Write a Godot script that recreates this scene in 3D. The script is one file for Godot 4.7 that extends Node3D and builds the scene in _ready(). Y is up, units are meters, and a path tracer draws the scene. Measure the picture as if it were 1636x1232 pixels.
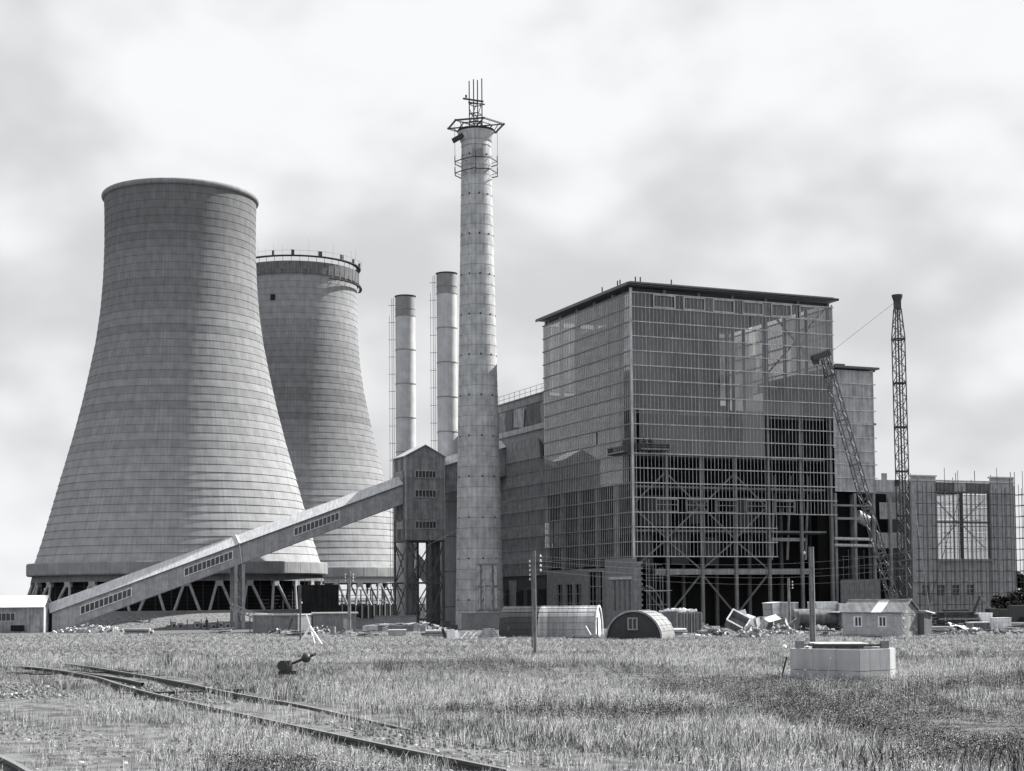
extends Node3D
const TH := 0.4049            # the plant's grid is turned 23.2 degrees
var rng := RandomNumberGenerator.new()
var used := {}
var M := {}
var box1: BoxMesh

# ---------------------------------------------------------------- naming
func numbered(called: String, parent: Node) -> String:
	var key := "%d/%s" % [parent.get_instance_id(), called]
	var k: int = used.get(key, 0)
	used[key] = k + 1
	return called if k == 0 else "%s_%03d" % [called, k]
func tag(o: Node, label: String, category: String, group := "", kind := "") -> void:
	if label: o.set_meta("label", label)
	if category: o.set_meta("category", category)
	if group: o.set_meta("group", group)
	if kind: o.set_meta("kind", kind)
func thing(called: String, label: String, category: String, at := Vector3.ZERO, turn := 0.0, group := "") -> Node3D:
	var o := Node3D.new()
	o.name = numbered(called, self)
	add_child(o)
	o.position = at
	o.rotation.y = turn
	tag(o, label, category, group)
	return o
func dup(src: Node3D, called: String, label: String, at: Vector3, turn := 0.0) -> Node3D:
	var o: Node3D = src.duplicate()
	o.name = numbered(called, self)
	add_child(o)
	o.position = at
	o.rotation.y = turn
	o.set_meta("label", label)
	return o
func put(called: String, mesh: Mesh, m: Material, parent: Node, xf := Transform3D.IDENTITY, kind := "") -> MeshInstance3D:
	var o := MeshInstance3D.new()
	o.name = numbered(called, parent)
	o.mesh = mesh
	if m: o.material_override = m
	o.transform = xf
	parent.add_child(o)
	if kind: o.set_meta("kind", kind)
	return o
func obj(called: String, s: SurfaceTool, m: Material, parent: Node, kind := "") -> MeshInstance3D:
	s.generate_normals()
	return put(called, s.commit(), m, parent, Transform3D.IDENTITY, kind)
func bx(called: String, c: Vector3, size: Vector3, m: Material, parent: Node, turn := 0.0, kind := "") -> MeshInstance3D:
	return put(called, box1, m, parent, Transform3D(Basis(Vector3.UP, turn).scaled_local(size), c), kind)
# a square bar from a to b as a part of its own
func bar_xf(a: Vector3, b: Vector3, w: float, h: float) -> Transform3D:
	var d := b - a
	var z := d.normalized()
	var up := Vector3.UP if absf(z.y) < 0.99 else Vector3.RIGHT
	var x := up.cross(z).normalized()
	var y := z.cross(x)
	return Transform3D(Basis(x * w, y * h, d), (a + b) * 0.5)
func br(called: String, a: Vector3, b: Vector3, w: float, h: float, m: Material, parent: Node) -> MeshInstance3D:
	return put(called, box1, m, parent, bar_xf(a, b, w, h))

# ---------------------------------------------------------------- shapes
func st() -> SurfaceTool:
	var s := SurfaceTool.new()
	s.begin(Mesh.PRIMITIVE_TRIANGLES)
	s.set_smooth_group(-1)
	return s
func tri(s: SurfaceTool, a: Vector3, b: Vector3, c: Vector3) -> void:
	s.add_vertex(a); s.add_vertex(b); s.add_vertex(c)
func quad(s: SurfaceTool, a: Vector3, b: Vector3, c: Vector3, d: Vector3) -> void:
	s.add_vertex(a); s.add_vertex(b); s.add_vertex(c)
	s.add_vertex(a); s.add_vertex(c); s.add_vertex(d)
func xbox(s: SurfaceTool, t: Transform3D) -> void:
	var p := []
	for i in 8:
		p.append(t * Vector3((i & 1) - 0.5, ((i >> 1) & 1) - 0.5, ((i >> 2) & 1) - 0.5))
	s.set_smooth_group(-1)
	for f in [[4, 6, 7, 5], [1, 3, 2, 0], [5, 7, 3, 1], [0, 2, 6, 4], [6, 2, 3, 7], [0, 4, 5, 1]]:
		quad(s, p[f[0]], p[f[1]], p[f[2]], p[f[3]])
func sbox(s: SurfaceTool, c: Vector3, size: Vector3, turn := 0.0) -> void:
	xbox(s, Transform3D(Basis(Vector3.UP, turn).scaled_local(size), c))
func bar(s: SurfaceTool, a: Vector3, b: Vector3, w: float, h := -1.0) -> void:
	xbox(s, bar_xf(a, b, w, w if h < 0 else h))
func tube(s: SurfaceTool, a: Vector3, b: Vector3, ra: float, rb: float, n := 8, caps := true) -> void:
	var z := (b - a).normalized()
	var up := Vector3.UP if absf(z.y) < 0.99 else Vector3.RIGHT
	var x := up.cross(z).normalized()
	var y := z.cross(x)
	for i in n:
		var t0 := TAU * i / n
		var t1 := TAU * (i + 1) / n
		var u0 := x * cos(t0) + y * sin(t0)
		var u1 := x * cos(t1) + y * sin(t1)
		s.set_smooth_group(1)
		quad(s, a + u0 * ra, b + u0 * rb, b + u1 * rb, a + u1 * ra)
		if caps:
			s.set_smooth_group(-1)
			tri(s, a, a + u0 * ra, a + u1 * ra)
			tri(s, b, b + u1 * rb, b + u0 * rb)
# profile of Vector2(radius, height), turned about y; each profile segment smooth round, creased along
func lathe(s: SurfaceTool, prof: Array, n: int, soft := false, rep := 0.0, tile := 14.0) -> void:
	for k in prof.size() - 1:
		s.set_smooth_group(1 if soft else k + 1)
		var p: Vector2 = prof[k]
		var q: Vector2 = prof[k + 1]
		for i in n:
			var t0 := TAU * i / n
			var t1 := TAU * (i + 1) / n
			var c0 := Vector3(sin(t0), 0, cos(t0))
			var c1 := Vector3(sin(t1), 0, cos(t1))
			if q.x < 0.0001: tri(s, c0 * p.x + Vector3.UP * p.y, Vector3.UP * q.y, c1 * p.x + Vector3.UP * p.y)
			elif rep > 0.0:
				var u0 := rep * i / n
				var u1 := rep * (i + 1) / n
				var e := [[c0 * p.x + Vector3.UP * p.y, u0, p.y], [c0 * q.x + Vector3.UP * q.y, u0, q.y], [c1 * q.x + Vector3.UP * q.y, u1, q.y], [c1 * p.x + Vector3.UP * p.y, u1, p.y]]
				for w in [0, 1, 2, 0, 2, 3]:
					s.set_uv(Vector2(e[w][1], -e[w][2] / tile))
					s.add_vertex(e[w][0])
			elif p.x < 0.0001: tri(s, Vector3.UP * p.y, c0 * q.x + Vector3.UP * q.y, c1 * q.x + Vector3.UP * q.y)
			else: quad(s, c0 * p.x + Vector3.UP * p.y, c0 * q.x + Vector3.UP * q.y, c1 * q.x + Vector3.UP * q.y, c1 * p.x + Vector3.UP * p.y)
# wall in the plane z=0 of a frame, x0..x1 by y0..y1, thickness t, with rectangular openings [x0,y0,x1,y1]
func holed(s: SurfaceTool, fr: Transform3D, x0: float, y0: float, x1: float, y1: float, t: float, holes: Array) -> void:
	var xs := [x0, x1]
	var ys := [y0, y1]
	for h in holes:
		xs.append(h[0]); xs.append(h[2]); ys.append(h[1]); ys.append(h[3])
	xs.sort(); ys.sort()
	for i in xs.size() - 1:
		for j in ys.size() - 1:
			if xs[i + 1] - xs[i] < 0.001 or ys[j + 1] - ys[j] < 0.001: continue
			var cx: float = (xs[i] + xs[i + 1]) / 2
			var cy: float = (ys[j] + ys[j + 1]) / 2
			var open := false
			for h in holes:
				if cx > h[0] and cx < h[2] and cy > h[1] and cy < h[3]: open = true
			if open: continue
			var b := Transform3D(Basis.from_scale(Vector3(xs[i + 1] - xs[i], ys[j + 1] - ys[j], t)), Vector3(cx, cy, 0))
			xbox(s, fr * b)
# surface nets over a smooth union of tapered capsules [a, b, ra, rb]
func body(bones: Array, cell: float, k: float) -> ArrayMesh:
	var lo := Vector3(99, 99, 99)
	var hi := -lo
	for b in bones:
		for e in 2:
			var r: float = b[2 + e] + cell * 2.5
			lo = lo.min(b[e] - Vector3(r, r, r)); hi = hi.max(b[e] + Vector3(r, r, r))
	var n := Vector3i((hi - lo) / cell) + Vector3i(2, 2, 2)
	var f := PackedFloat32Array()
	f.resize(n.x * n.y * n.z)
	for z in n.z:
		for y in n.y:
			for x in n.x:
				var p := lo + Vector3(x, y, z) * cell
				var acc := 0.0
				for b in bones:
					var ab: Vector3 = b[1] - b[0]
					var t := clampf((p - b[0]).dot(ab) / ab.length_squared(), 0, 1)
					acc += exp(-(p.distance_to(b[0] + ab * t) - lerpf(b[2], b[3], t)) / k)
				f[x + n.x * (y + n.y * z)] = -k * log(maxf(acc, 1e-30))
	var id := {}
	var vs := PackedVector3Array()
	var step := [1, n.x, n.x * n.y]
	for z in n.z - 1:
		for y in n.y - 1:
			for x in n.x - 1:
				var i0 := x + n.x * (y + n.y * z)
				var sum := Vector3.ZERO
				var cnt := 0
				for a in 3:
					for u in 2:
						for w in 2:
							var i1: int = i0 + u * step[(a + 1) % 3] + w * step[(a + 2) % 3]
							var fa := f[i1]
							var fb := f[i1 + step[a]]
							if (fa < 0) != (fb < 0):
								var q := Vector3.ZERO
								q[a] = fa / (fa - fb); q[(a + 1) % 3] = u; q[(a + 2) % 3] = w
								sum += q; cnt += 1
				if cnt:
					id[i0] = vs.size()
					vs.append(lo + (Vector3(x, y, z) + sum / cnt) * cell)
	var s := SurfaceTool.new()
	s.begin(Mesh.PRIMITIVE_TRIANGLES)
	for v in vs: s.add_vertex(v)
	for i0 in id:
		for a in 3:
			var fa := f[i0]
			var fb := f[i0 + step[a]]
			if (fa < 0) == (fb < 0): continue
			var su: int = step[(a + 1) % 3]
			var sv: int = step[(a + 2) % 3]
			if not (id.has(i0 - su) and id.has(i0 - sv) and id.has(i0 - su - sv)): continue
			var q := [id[i0], id[i0 - su], id[i0 - su - sv], id[i0 - sv]]
			if fa < 0: q.reverse()
			for e in [0, 1, 2, 0, 2, 3]: s.add_index(q[e])
	s.generate_normals()
	return s.commit()

# ---------------------------------------------------------------- materials
func grey(l: float) -> Color:   # a linear reflectance, with the print's faint coolness
	return Color(l * 0.975, l, l * 1.045).linear_to_srgb()
func mat(l: float, rough := 0.9, tex: Texture2D = null, size := 4.0) -> StandardMaterial3D:
	var m := StandardMaterial3D.new()
	m.albedo_color = grey(minf(l / 0.75, 0.95) if tex else l)
	m.roughness = rough
	if rough > 0.7: m.metallic_specular = 0.25
	if tex:
		m.albedo_texture = tex
		if size <= 0.0: return m
		m.uv1_triplanar = true
		m.uv1_world_triplanar = true
		m.uv1_scale = Vector3.ONE / size
	return m
func noise(sd: int, fq: float, oct := 4) -> FastNoiseLite:
	var f := FastNoiseLite.new()
	f.seed = sd; f.frequency = fq; f.fractal_octaves = oct
	f.noise_type = FastNoiseLite.TYPE_SIMPLEX_SMOOTH
	return f
# grey wear: blotches, upright streaks and grain round a mean of 1, stored around 0.8
func wear(sd: int, blotch: float, streak: float, grain: float, n := 512, stretch := 12, sfreq := 0.02) -> ImageTexture:
	var a := noise(sd, 0.008, 4).get_seamless_image(n, n).get_data()
	var b := noise(sd + 1, sfreq, 3).get_seamless_image(n, n).get_data()
	var c := noise(sd + 2, 0.25, 2).get_seamless_image(n, n).get_data()
	var o := PackedByteArray()
	o.resize(n * n)
	for y in n:
		var ys := int(y / stretch) * n
		var fy := float(y % stretch) / stretch
		var ys2 := (int(y / stretch) + 1) % int(n / stretch) * n
		for x in n:
			var sk := lerpf(b[ys + x], b[ys2 + x], fy)
			var v := 1.0 + ((a[y * n + x] - 128) * blotch + (sk - 128) * streak + (c[y * n + x] - 128) * grain) / 128.0
			o[y * n + x] = int(clampf(v * 225.0, 0, 255))
	var im := Image.create_from_data(n, n, false, Image.FORMAT_L8, o)
	im.generate_mipmaps()
	return ImageTexture.create_from_image(im)
func gy(x: float, z: float) -> float:
	var d := -z
	var h := 2.1
	if d > 45.0: h = 2.1 * (1.0 - clampf((d - 45.0) / 50.0, 0, 1))
	if d > 172.0: h = -1.0 * clampf((d - 172.0) / 36.0, 0, 1)
	return h
func _ready() -> void:
	rng.seed = 1957
	box1 = BoxMesh.new()
	# camera: a plate camera with raised front, about two metres above the near grass
	var cam := Camera3D.new()
	cam.name = "camera"
	cam.projection = Camera3D.PROJECTION_FRUSTUM
	cam.near = 0.5
	cam.far = 6000.0
	cam.size = 0.5 * 1232.0 / 2446.0
	cam.frustum_offset = Vector2(0, 0.5 * (822.8 - 616.0) / 2446.0)
	cam.position = Vector3(0, 4.1, 0)
	cam.basis = Basis(Vector3.RIGHT, 0.052) * Basis(Vector3.BACK, -0.00881)
	add_child(cam)
	cam.current = true
	# sky
	var we := WorldEnvironment.new()
	we.name = "world_environment"
	var e := Environment.new()
	e.background_mode = Environment.BG_SKY
	e.sky = Sky.new()
	e.sky.sky_material = make_sky()
	e.tonemap_mode = Environment.TONE_MAPPER_LINEAR
	e.tonemap_exposure = 2.2
	e.sdfgi_enabled = true; e.ssao_enabled = true; e.ssil_enabled = true
	we.environment = e
	add_child(we)
	# sun: from the right and a little beyond the buildings
	var sun := DirectionalLight3D.new()
	sun.name = "sun"
	sun.light_energy = 1.6
	sun.light_color = Color(1.0, 0.985, 0.96)
	sun.light_angular_distance = 0.5
	sun.shadow_enabled = true
	var az := deg_to_rad(61.6)
	var el := deg_to_rad(40.0)
	var to_sun := Vector3(sin(az) * cos(el), sin(el), -cos(az) * cos(el))
	sun.basis = Basis.looking_at(-to_sun)
	add_child(sun)
	materials()
	terrain()
	cooling_towers()
	boiler_house()
	annexes()
	turbine_hall()
	chimneys()
	coal_handling()
	crane()
	yard()
	track()
	vegetation()

func make_sky() -> PanoramaSkyMaterial:
	var w := 2048
	var h := 1024
	var big := noise(5, 1.0, 5)
	var fine := noise(9, 1.0, 4)
	var o := PackedFloat32Array()
	o.resize(w * h * 3)
	for y in h:
		var v := PI * (0.5 - (y + 0.5) / h)
		var sv := sin(v)
		var cv := cos(v)
		for x in w:
			var i := (y * w + x) * 3
			var L := 0.36
			if v > -0.05:
				var u := TAU * ((x + 0.5) / w - 0.5)
				var dx := sin(u) * cv
				var dz := -cos(u) * cv
				var n := big.get_noise_3d(dx * 2.6 + 3.3, sv * 4.6 + 1.2, dz * 2.6) * 0.75 + fine.get_noise_3d(dx * 7.0, sv * 11.0, dz * 7.0) * 0.62
				var c := clampf(0.48 + n * 1.05, 0, 1)
				c = c * c * (3 - 2 * c)
				L = lerpf(0.305, 0.435, c)
			o[i] = L * 0.985
			o[i + 1] = L
			o[i + 2] = L * 1.02
	var im := Image.create_from_data(w, h, false, Image.FORMAT_RGBF, o.to_byte_array())
	var m := PanoramaSkyMaterial.new()
	m.panorama = ImageTexture.create_from_image(im)
	m.filter = true
	return m

func materials() -> void:
	var con := wear(11, 0.08, 0.065, 0.09, 512, 32, 0.05)
	var con2 := wear(21, 0.09, 0.1, 0.05)
	var sheet := wear(31, 0.12, 0.2, 0.05)
	var wood := wear(41, 0.1, 0.5, 0.1, 512, 16)
	var soil := wear(51, 0.4, 0.0, 0.5, 1024)
	# concrete lifts: tower tones run light to dark; chimney has four slightly different ones
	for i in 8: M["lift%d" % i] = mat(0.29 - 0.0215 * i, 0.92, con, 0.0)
	for i in 4: M["clift%d" % i] = mat([0.35, 0.38, 0.40, 0.37][i], 0.92, con2, 0.0)
	M.concrete = mat(0.42, 0.92, con2, 5.0)
	M.pale_concrete = mat(0.4, 0.92, con2, 3.0)
	M.dark_concrete = mat(0.22, 0.92, con, 9.0)
	M.leg = mat(0.3, 0.92, con2, 6.0)
	M.packing = mat(0.03, 0.95)
	M.slat = mat(0.07, 0.9)
	M.tar = mat(0.02, 0.9, sheet, 6.0)
	M.steel = mat(0.10, 0.6, con2, 4.0)
	M.steel2 = mat(0.15, 0.6, sheet, 5.0)
	M.dark_steel = mat(0.04, 0.6)
	M.alu = mat(0.42, 0.45, sheet, 6.0)
	M.bar = mat(0.42, 0.5, sheet, 6.0)
	M.grey_steel = mat(0.2, 0.6, sheet, 5.0)
	M.stack = mat(0.42, 0.6, con, 9.0)
	M.stack_dark = mat(0.2, 0.65, con, 6.0)
	M.shaded_casing = mat(0.012, 0.85)  # near-black colour stands for the shade inside the buildings
	M.floor_slab = mat(0.03, 0.9)  # kept very dark so the colour carries indoor shade
	M.sheet = mat(0.25, 0.8, sheet, 5.0)
	M.sheet2 = mat(0.21, 0.8, sheet, 5.0)
	M.clad = mat(0.36, 0.75, sheet, 6.0)
	M.clad2 = mat(0.31, 0.75, sheet, 6.0)
	M.dark_sheet = mat(0.12, 0.8, sheet, 5.0)
	M.block_dark = mat(0.06, 0.9, con, 8.0)
	M.asbestos = mat(0.36, 0.9, con2, 4.0)
	M.asbestos2 = mat(0.32, 0.9, con2, 4.0)
	M.asbestos_roof = mat(0.5, 0.9, con2, 5.0)
	M.white = mat(0.75, 0.8, con2, 3.0)
	M.hall_brick = mat(0.31, 0.92, con2, 4.0)
	M.brick = mat(0.19, 0.92, con2, 3.0)
	M.whitewash = mat(0.92, 0.8)
	M.brick2 = mat(0.2, 0.92, con2, 3.0)
	M.dark_wood = mat(0.05, 0.9, wood, 1.5)
	M.wood = mat(0.2, 0.9, wood, 1.5)
	M.pale_wood = mat(0.42, 0.9, wood, 2.0)
	M.iron = mat(0.03, 0.55)
	M.rail_top = mat(0.17, 0.45)
	M.tarp = mat(0.13, 0.85, con2, 2.0)
	M.earth = mat(0.17, 0.95, soil, 6.0)
	M.cloth = mat(0.07, 0.95)
	M.skin = mat(0.35, 0.7)
	M.leaf = mat(0.055, 0.8)
	M.leaf.vertex_color_use_as_albedo = true
	M.leaf.albedo_color = Color.WHITE
	M.ground = mat(0.13, 0.97, soil, 5.0)
	var nm: Image = soil.get_image().duplicate()
	nm.clear_mipmaps()
	nm.convert(Image.FORMAT_RGBA8)
	nm.bump_map_to_normal_map(1.5)
	nm.generate_mipmaps()
	M.ground.normal_enabled = true
	M.ground.normal_texture = ImageTexture.create_from_image(nm)
	for i in 4:      # from clear to dusty, limewashed glass
		var g := StandardMaterial3D.new()
		g.albedo_color = grey([0.06, 0.09, 0.13, 0.17][i])
		g.albedo_color.a = [0.2, 0.36, 0.52, 0.68][i]
		g.transparency = BaseMaterial3D.TRANSPARENCY_ALPHA
		g.roughness = 0.1
		if i > 1:
			g.backlight_enabled = true
			g.backlight = Color(0.3, 0.3, 0.3)
		M["glass%d" % i] = g
	var fg := StandardMaterial3D.new()
	fg.albedo_color = grey(0.2)  # lighter than the front glass: this face's brighter sky put into colour
	fg.albedo_color.a = 0.42
	fg.transparency = BaseMaterial3D.TRANSPARENCY_ALPHA
	fg.roughness = 0.02
	fg.metallic_specular = 0.75
	M.left_glass = fg
	var d := StandardMaterial3D.new()
	d.albedo_color = grey(0.05)
	d.roughness = 0.08
	M.window = d
	var cg := StandardMaterial3D.new()
	cg.albedo_color = grey(0.4)
	cg.albedo_color.a = 0.5
	cg.backlight_enabled = true
	cg.backlight = Color(0.5, 0.5, 0.5)
	cg.transparency = BaseMaterial3D.TRANSPARENCY_ALPHA
	cg.roughness = 0.1
	M.clear_glass = cg
	var hg := StandardMaterial3D.new()
	hg.albedo_color = grey(0.6)
	hg.albedo_color.a = 0.4
	hg.transparency = BaseMaterial3D.TRANSPARENCY_ALPHA
	hg.roughness = 0.2
	M.hall_glass = hg

func terrain() -> void:
	# one sheet to the horizon, finer near by
	var xs := []
	var zs := []
	var v := 0.0
	var dx := 0.6
	while v < 3200.0:
		xs.append(v)
		if v > 0: xs.push_front(-v)
		v += dx
		if v > 18: dx *= 1.09
	v = -40.0
	var dz := 4.0
	while v < 4500.0:
		zs.append(-v)
		if v > 0 and v < 60: dz = 0.6
		elif v > 210: dz *= 1.12
		elif v >= 60: dz = minf(dz * 1.05, 3.0)
		v += dz
	var bump := noise(61, 0.09, 3)
	var s := SurfaceTool.new()
	s.begin(Mesh.PRIMITIVE_TRIANGLES)
	for z in zs:
		for x in xs:
			var amp := 0.09 if z > -45 else 0.05
			s.add_vertex(Vector3(x, gy(x, z) + bump.get_noise_2d(x, z) * amp, z))
	var nx := xs.size()
	for j in zs.size() - 1:
		for i in nx - 1:
			var a := j * nx + i
			for q in [a, a + nx, a + 1, a + 1, a + nx, a + nx + 1]: s.add_index(q)
	var g := obj("ground", s, M.ground, self)
	tag(g, "rough open ground of dry earth and grass running to the horizon", "ground", "", "structure")
# ---------------------------------------------------------------- cooling towers
const SHELL := [[6.85, 25.9], [8.0, 25.85], [10.4, 25.3], [14.2, 24.1], [20.3, 22.4], [26.2, 20.8], [33.0, 18.9], [39.0, 17.4], [44.6, 16.2], [50.4, 15.05], [56.2, 14.25], [62.0, 13.8], [68.0, 13.6], [73.6, 13.62], [78.0, 13.75]]
func shell_r(y: float) -> float:
	for i in SHELL.size() - 1:
		if y <= SHELL[i + 1][0]:
			var t: float = (y - SHELL[i][0]) / (SHELL[i + 1][0] - SHELL[i][0])
			var p0: float = SHELL[maxi(i - 1, 0)][1]
			var p3: float = SHELL[mini(i + 2, SHELL.size() - 1)][1]
			return lerpf(SHELL[i][1], SHELL[i + 1][1], t) + 0.0 * (p0 - p3)
	return SHELL[-1][1]
func ring_bar(s: SurfaceTool, r: float, y: float, w: float, h: float, n := 96) -> void:
	lathe(s, [Vector2(r - w, y), Vector2(r, y), Vector2(r, y + h), Vector2(r - w, y + h), Vector2(r - w, y)], n)
func cooling_tower(at: Vector3, done: bool) -> void:
	var t := thing("cooling_tower", "finished concrete cooling tower with smooth rolled rim, nearer and larger" if done else "unfinished concrete cooling tower with scaffold ring on top, partly hidden behind the nearer tower", "cooling tower", at, 0.0, "concrete cooling towers")
	var y0 := 10.2
	var n := 48
	var top := 76.7 if done else 76.6
	for i in n:
		var a := lerpf(y0, top, float(i) / n)
		var b := lerpf(y0, top, float(i + 1) / n)
		var ra := shell_r(a)
		var rb := shell_r(b)
		var s := st()
		var lip := 0.08 if i < 12 else 0.035
		lathe(s, [Vector2(ra - 0.022, a), Vector2(ra + lip, a + 0.015), Vector2(lerpf(ra, rb, 0.5) + lip * 0.45, (a + b) / 2), Vector2(rb, b - 0.07), Vector2(rb - 0.022, b - 0.06), Vector2(rb - 0.022, b)], 112, false, 12.0)
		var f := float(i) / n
		var lv := f * 7.0 if done else 0.9 + 5.6 * exp(-pow((i - 26) / 13.0, 2.0))  # finished tower darkens with height; unfinished one is darkest near mid-height
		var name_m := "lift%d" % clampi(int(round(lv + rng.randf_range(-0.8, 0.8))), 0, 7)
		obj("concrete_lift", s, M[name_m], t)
	var s := st()
	lathe(s, [Vector2(25.4, 10.2), Vector2(26.6, 10.2), Vector2(26.72, 10.08), Vector2(26.72, 8.2), Vector2(26.55, 8.0), Vector2(25.7, 8.0)], 112, false, 12.0)
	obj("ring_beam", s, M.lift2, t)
	s = st()
	lathe(s, [Vector2(25.75, 8.0), Vector2(26.0, 6.85), Vector2(25.2, 6.85), Vector2(25.2, 8.0)], 112, false, 12.0)
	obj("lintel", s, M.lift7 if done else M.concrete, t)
	# upright joints of the ring beam's segments
	for i in 48:
		var th := TAU * (i + 0.3) / 48
		bx("beam_joint", Vector3(sin(th) * 26.73, 9.1, cos(th) * 26.73), Vector3(0.09, 1.7, 0.03), M.dark_concrete, t, th)
	# raking legs in pairs under blocks
	var legm := st()
	tube(legm, Vector3(0, -0.5, 0), Vector3(0, 0.5, 0), 0.5, 0.5, 10, false)
	legm.generate_normals()
	var leg_mesh := legm.commit()
	for i in 30:
		var th := TAU * (i + 0.22) / 30
		var out := Vector3(sin(th), 0, cos(th))
		var along := Vector3(cos(th), 0, -sin(th))
		bx("leg_block", out * 25.65 + Vector3(0, 6.45, 0), Vector3(1.25, 0.9, 0.7), M.leg, t, th)
		for sgn in [-1, 1]:
			var a: Vector3 = out * 25.7 + along * (0.4 * sgn) + Vector3(0, 6.5, 0)
			var b: Vector3 = out * 27.3 + along * (2.15 * sgn) + Vector3(0, 1.6, 0)
			put("raking_leg", leg_mesh, M.leg, t, Transform3D(bar_xf(b, a, 0.5, 0.5)) * Transform3D(Basis(Vector3.RIGHT, PI / 2), Vector3.ZERO))
	# pond wall and bank
	s = st()
	lathe(s, [Vector2(27.0, 1.95), Vector2(28.0, 1.95), Vector2(28.0, -1.3)], 96)
	obj("pond_wall", s, M.dark_concrete, t)
	if done:
		s = st()
		var prof := [Vector2(28.0, 1.5)]
		for k in 6: prof.append(Vector2(28.6 + k * 1.5, 1.35 - k * 0.5))
		lathe(s, prof, 96, true)
		obj("earth_bank", s, M.earth, t)
		# the timber packing inside, with level slats in front of it
		s = st()
		lathe(s, [Vector2(23.6, -1), Vector2(23.6, 8.3)], 64)
		obj("packing", s, M.packing, t)
		s = st()
		lathe(s, [Vector2(0, 8.25), Vector2(25.3, 8.3)], 64)
		obj("packing_floor", s, M.packing, t)
		for k in 8:
			s = st()
			ring_bar(s, 24.6, 1.7 + k * 0.62, 0.5, 0.05, 72)
			obj("louvre_slat", s, M.slat, t)
		for k in 60:
			var th := TAU * (k + 0.5) / 60
			bx("louvre_post", Vector3(sin(th) * 24.7, 4.2, cos(th) * 24.7), Vector3(0.14, 5.2, 0.14), M.slat, t, th)
		# rolled rim
		s = st()
		var rim := []
		for k in 13:
			var u := -PI * 0.62 + PI * 1.35 * k / 12.0
			rim.append(Vector2(13.74 + cos(u) * 0.46, 77.22 + sin(u) * 0.52))
		rim.push_front(Vector2(13.5, 76.68))
		rim.append(Vector2(13.2, 77.6))
		lathe(s, rim, 112, true, 12.0)
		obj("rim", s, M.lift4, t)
		s = st()
		lathe(s, [Vector2(13.2, 77.6), Vector2(13.1, 66)], 96, false, 12.0)
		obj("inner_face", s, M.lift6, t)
	else:
		s = st()
		lathe(s, [Vector2(23.0, 5.4), Vector2(24.8, 5.5)], 64)
		obj("distribution_deck", s, M.slat, t)
		for k in 40:
			var th := TAU * (k + 0.5) / 40
			bx("deck_post", Vector3(sin(th) * 23.6, 2.2, cos(th) * 23.6), Vector3(0.22, 6.4, 0.22), M.grey_steel, t, th)
		for k in 3:
			s = st()
			ring_bar(s, 23.9, 1.6 + k * 1.3, 0.15, 0.12, 64)
			obj("deck_rail", s, M.grey_steel, t)
		# dark fence-like wall of the unfinished pond
		s = st()
		lathe(s, [Vector2(28.6, -1.3), Vector2(28.6, 2.2), Vector2(28.3, 2.2)], 64)
		obj("pond_wall", s, M.tar, t)
		for k in 120:
			var th := TAU * k / 120
			bx("wall_post", Vector3(sin(th) * 28.66, 0.6, cos(th) * 28.66), Vector3(0.2, 3.3, 0.1), M.dark_concrete, t, th)
		# climbing shutter, platform and scaffold at the top
		s = st()
		lathe(s, [Vector2(13.7, 74.1), Vector2(13.98, 74.1), Vector2(14.02, 76.75), Vector2(13.5, 76.75)], 96)
		obj("shutter", s, M.dark_sheet, t)
		s = st()
		lathe(s, [Vector2(13.3, 76.75), Vector2(13.2, 66)], 96, false, 12.0)
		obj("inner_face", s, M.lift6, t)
		for k in 56:
			var th := TAU * k / 56
			bx("shutter_rib", Vector3(sin(th) * 14.05, 75.4, cos(th) * 14.05), Vector3(0.1, 2.6, 0.06), M.stack_dark, t, th)
		s = st()
		ring_bar(s, 14.5, 77.75, 0.9, 0.2)
		obj("platform", s, M.dark_wood, t)
		for k in 12:
			var a := deg_to_rad(38.0 + k * 6.0)
			var b := deg_to_rad(44.0 + k * 6.0)
			br("hanging_platform", Vector3(sin(a) * 14.5, 73.3, cos(a) * 14.5), Vector3(sin(b) * 14.5, 73.3, cos(b) * 14.5), 0.6, 0.1, M.dark_wood, t)
		for k in 48:
			var th := TAU * (k + 0.5) / 48
			var o := Vector3(sin(th), 0, cos(th))
			br("scaffold_pole", o * 14.1 + Vector3(0, 76.7, 0), o * 14.1 + Vector3(0, 77.8, 0), 0.08, 0.08, M.dark_steel, t)
			br("scaffold_pole", o * 14.55 + Vector3(0, 77.9, 0), o * 14.7 + Vector3(0, 79.0 + rng.randf() * rng.randf() * 3.0, 0), 0.025, 0.025, M.dark_steel, t)
			if th > 0.6 and th < 2.0: br("bracket", o * 14.05 + Vector3(0, 74.4, 0), o * 14.8 + Vector3(0, 73.4, 0), 0.08, 0.08, M.dark_steel, t)
		for k in 17:
			var th := TAU * (k + 0.2 + rng.randf() * 0.4) / 17
			bx("hand_winch", Vector3(sin(th) * 14.2, 78.4, cos(th) * 14.2), Vector3(0.3 + rng.randf() * 0.5, 0.9 + rng.randf() * 0.5, 0.4), M.dark_steel, t, th)
		s = st()
		ring_bar(s, 14.65, 78.9, 0.03, 0.03)
		obj("guard_rail", s, M.dark_steel, t)
		var th := deg_to_rad(-13.5)
		bx("opening_cover", Vector3(sin(th) * 13.75, 68.9, cos(th) * 13.75), Vector3(1.0, 1.2, 0.3), M.tar, t, th)
func cooling_towers() -> void:
	cooling_tower(Vector3(-60.55, 0, -278.95), true)
	cooling_tower(Vector3(-48.2, 0, -342), false)
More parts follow.
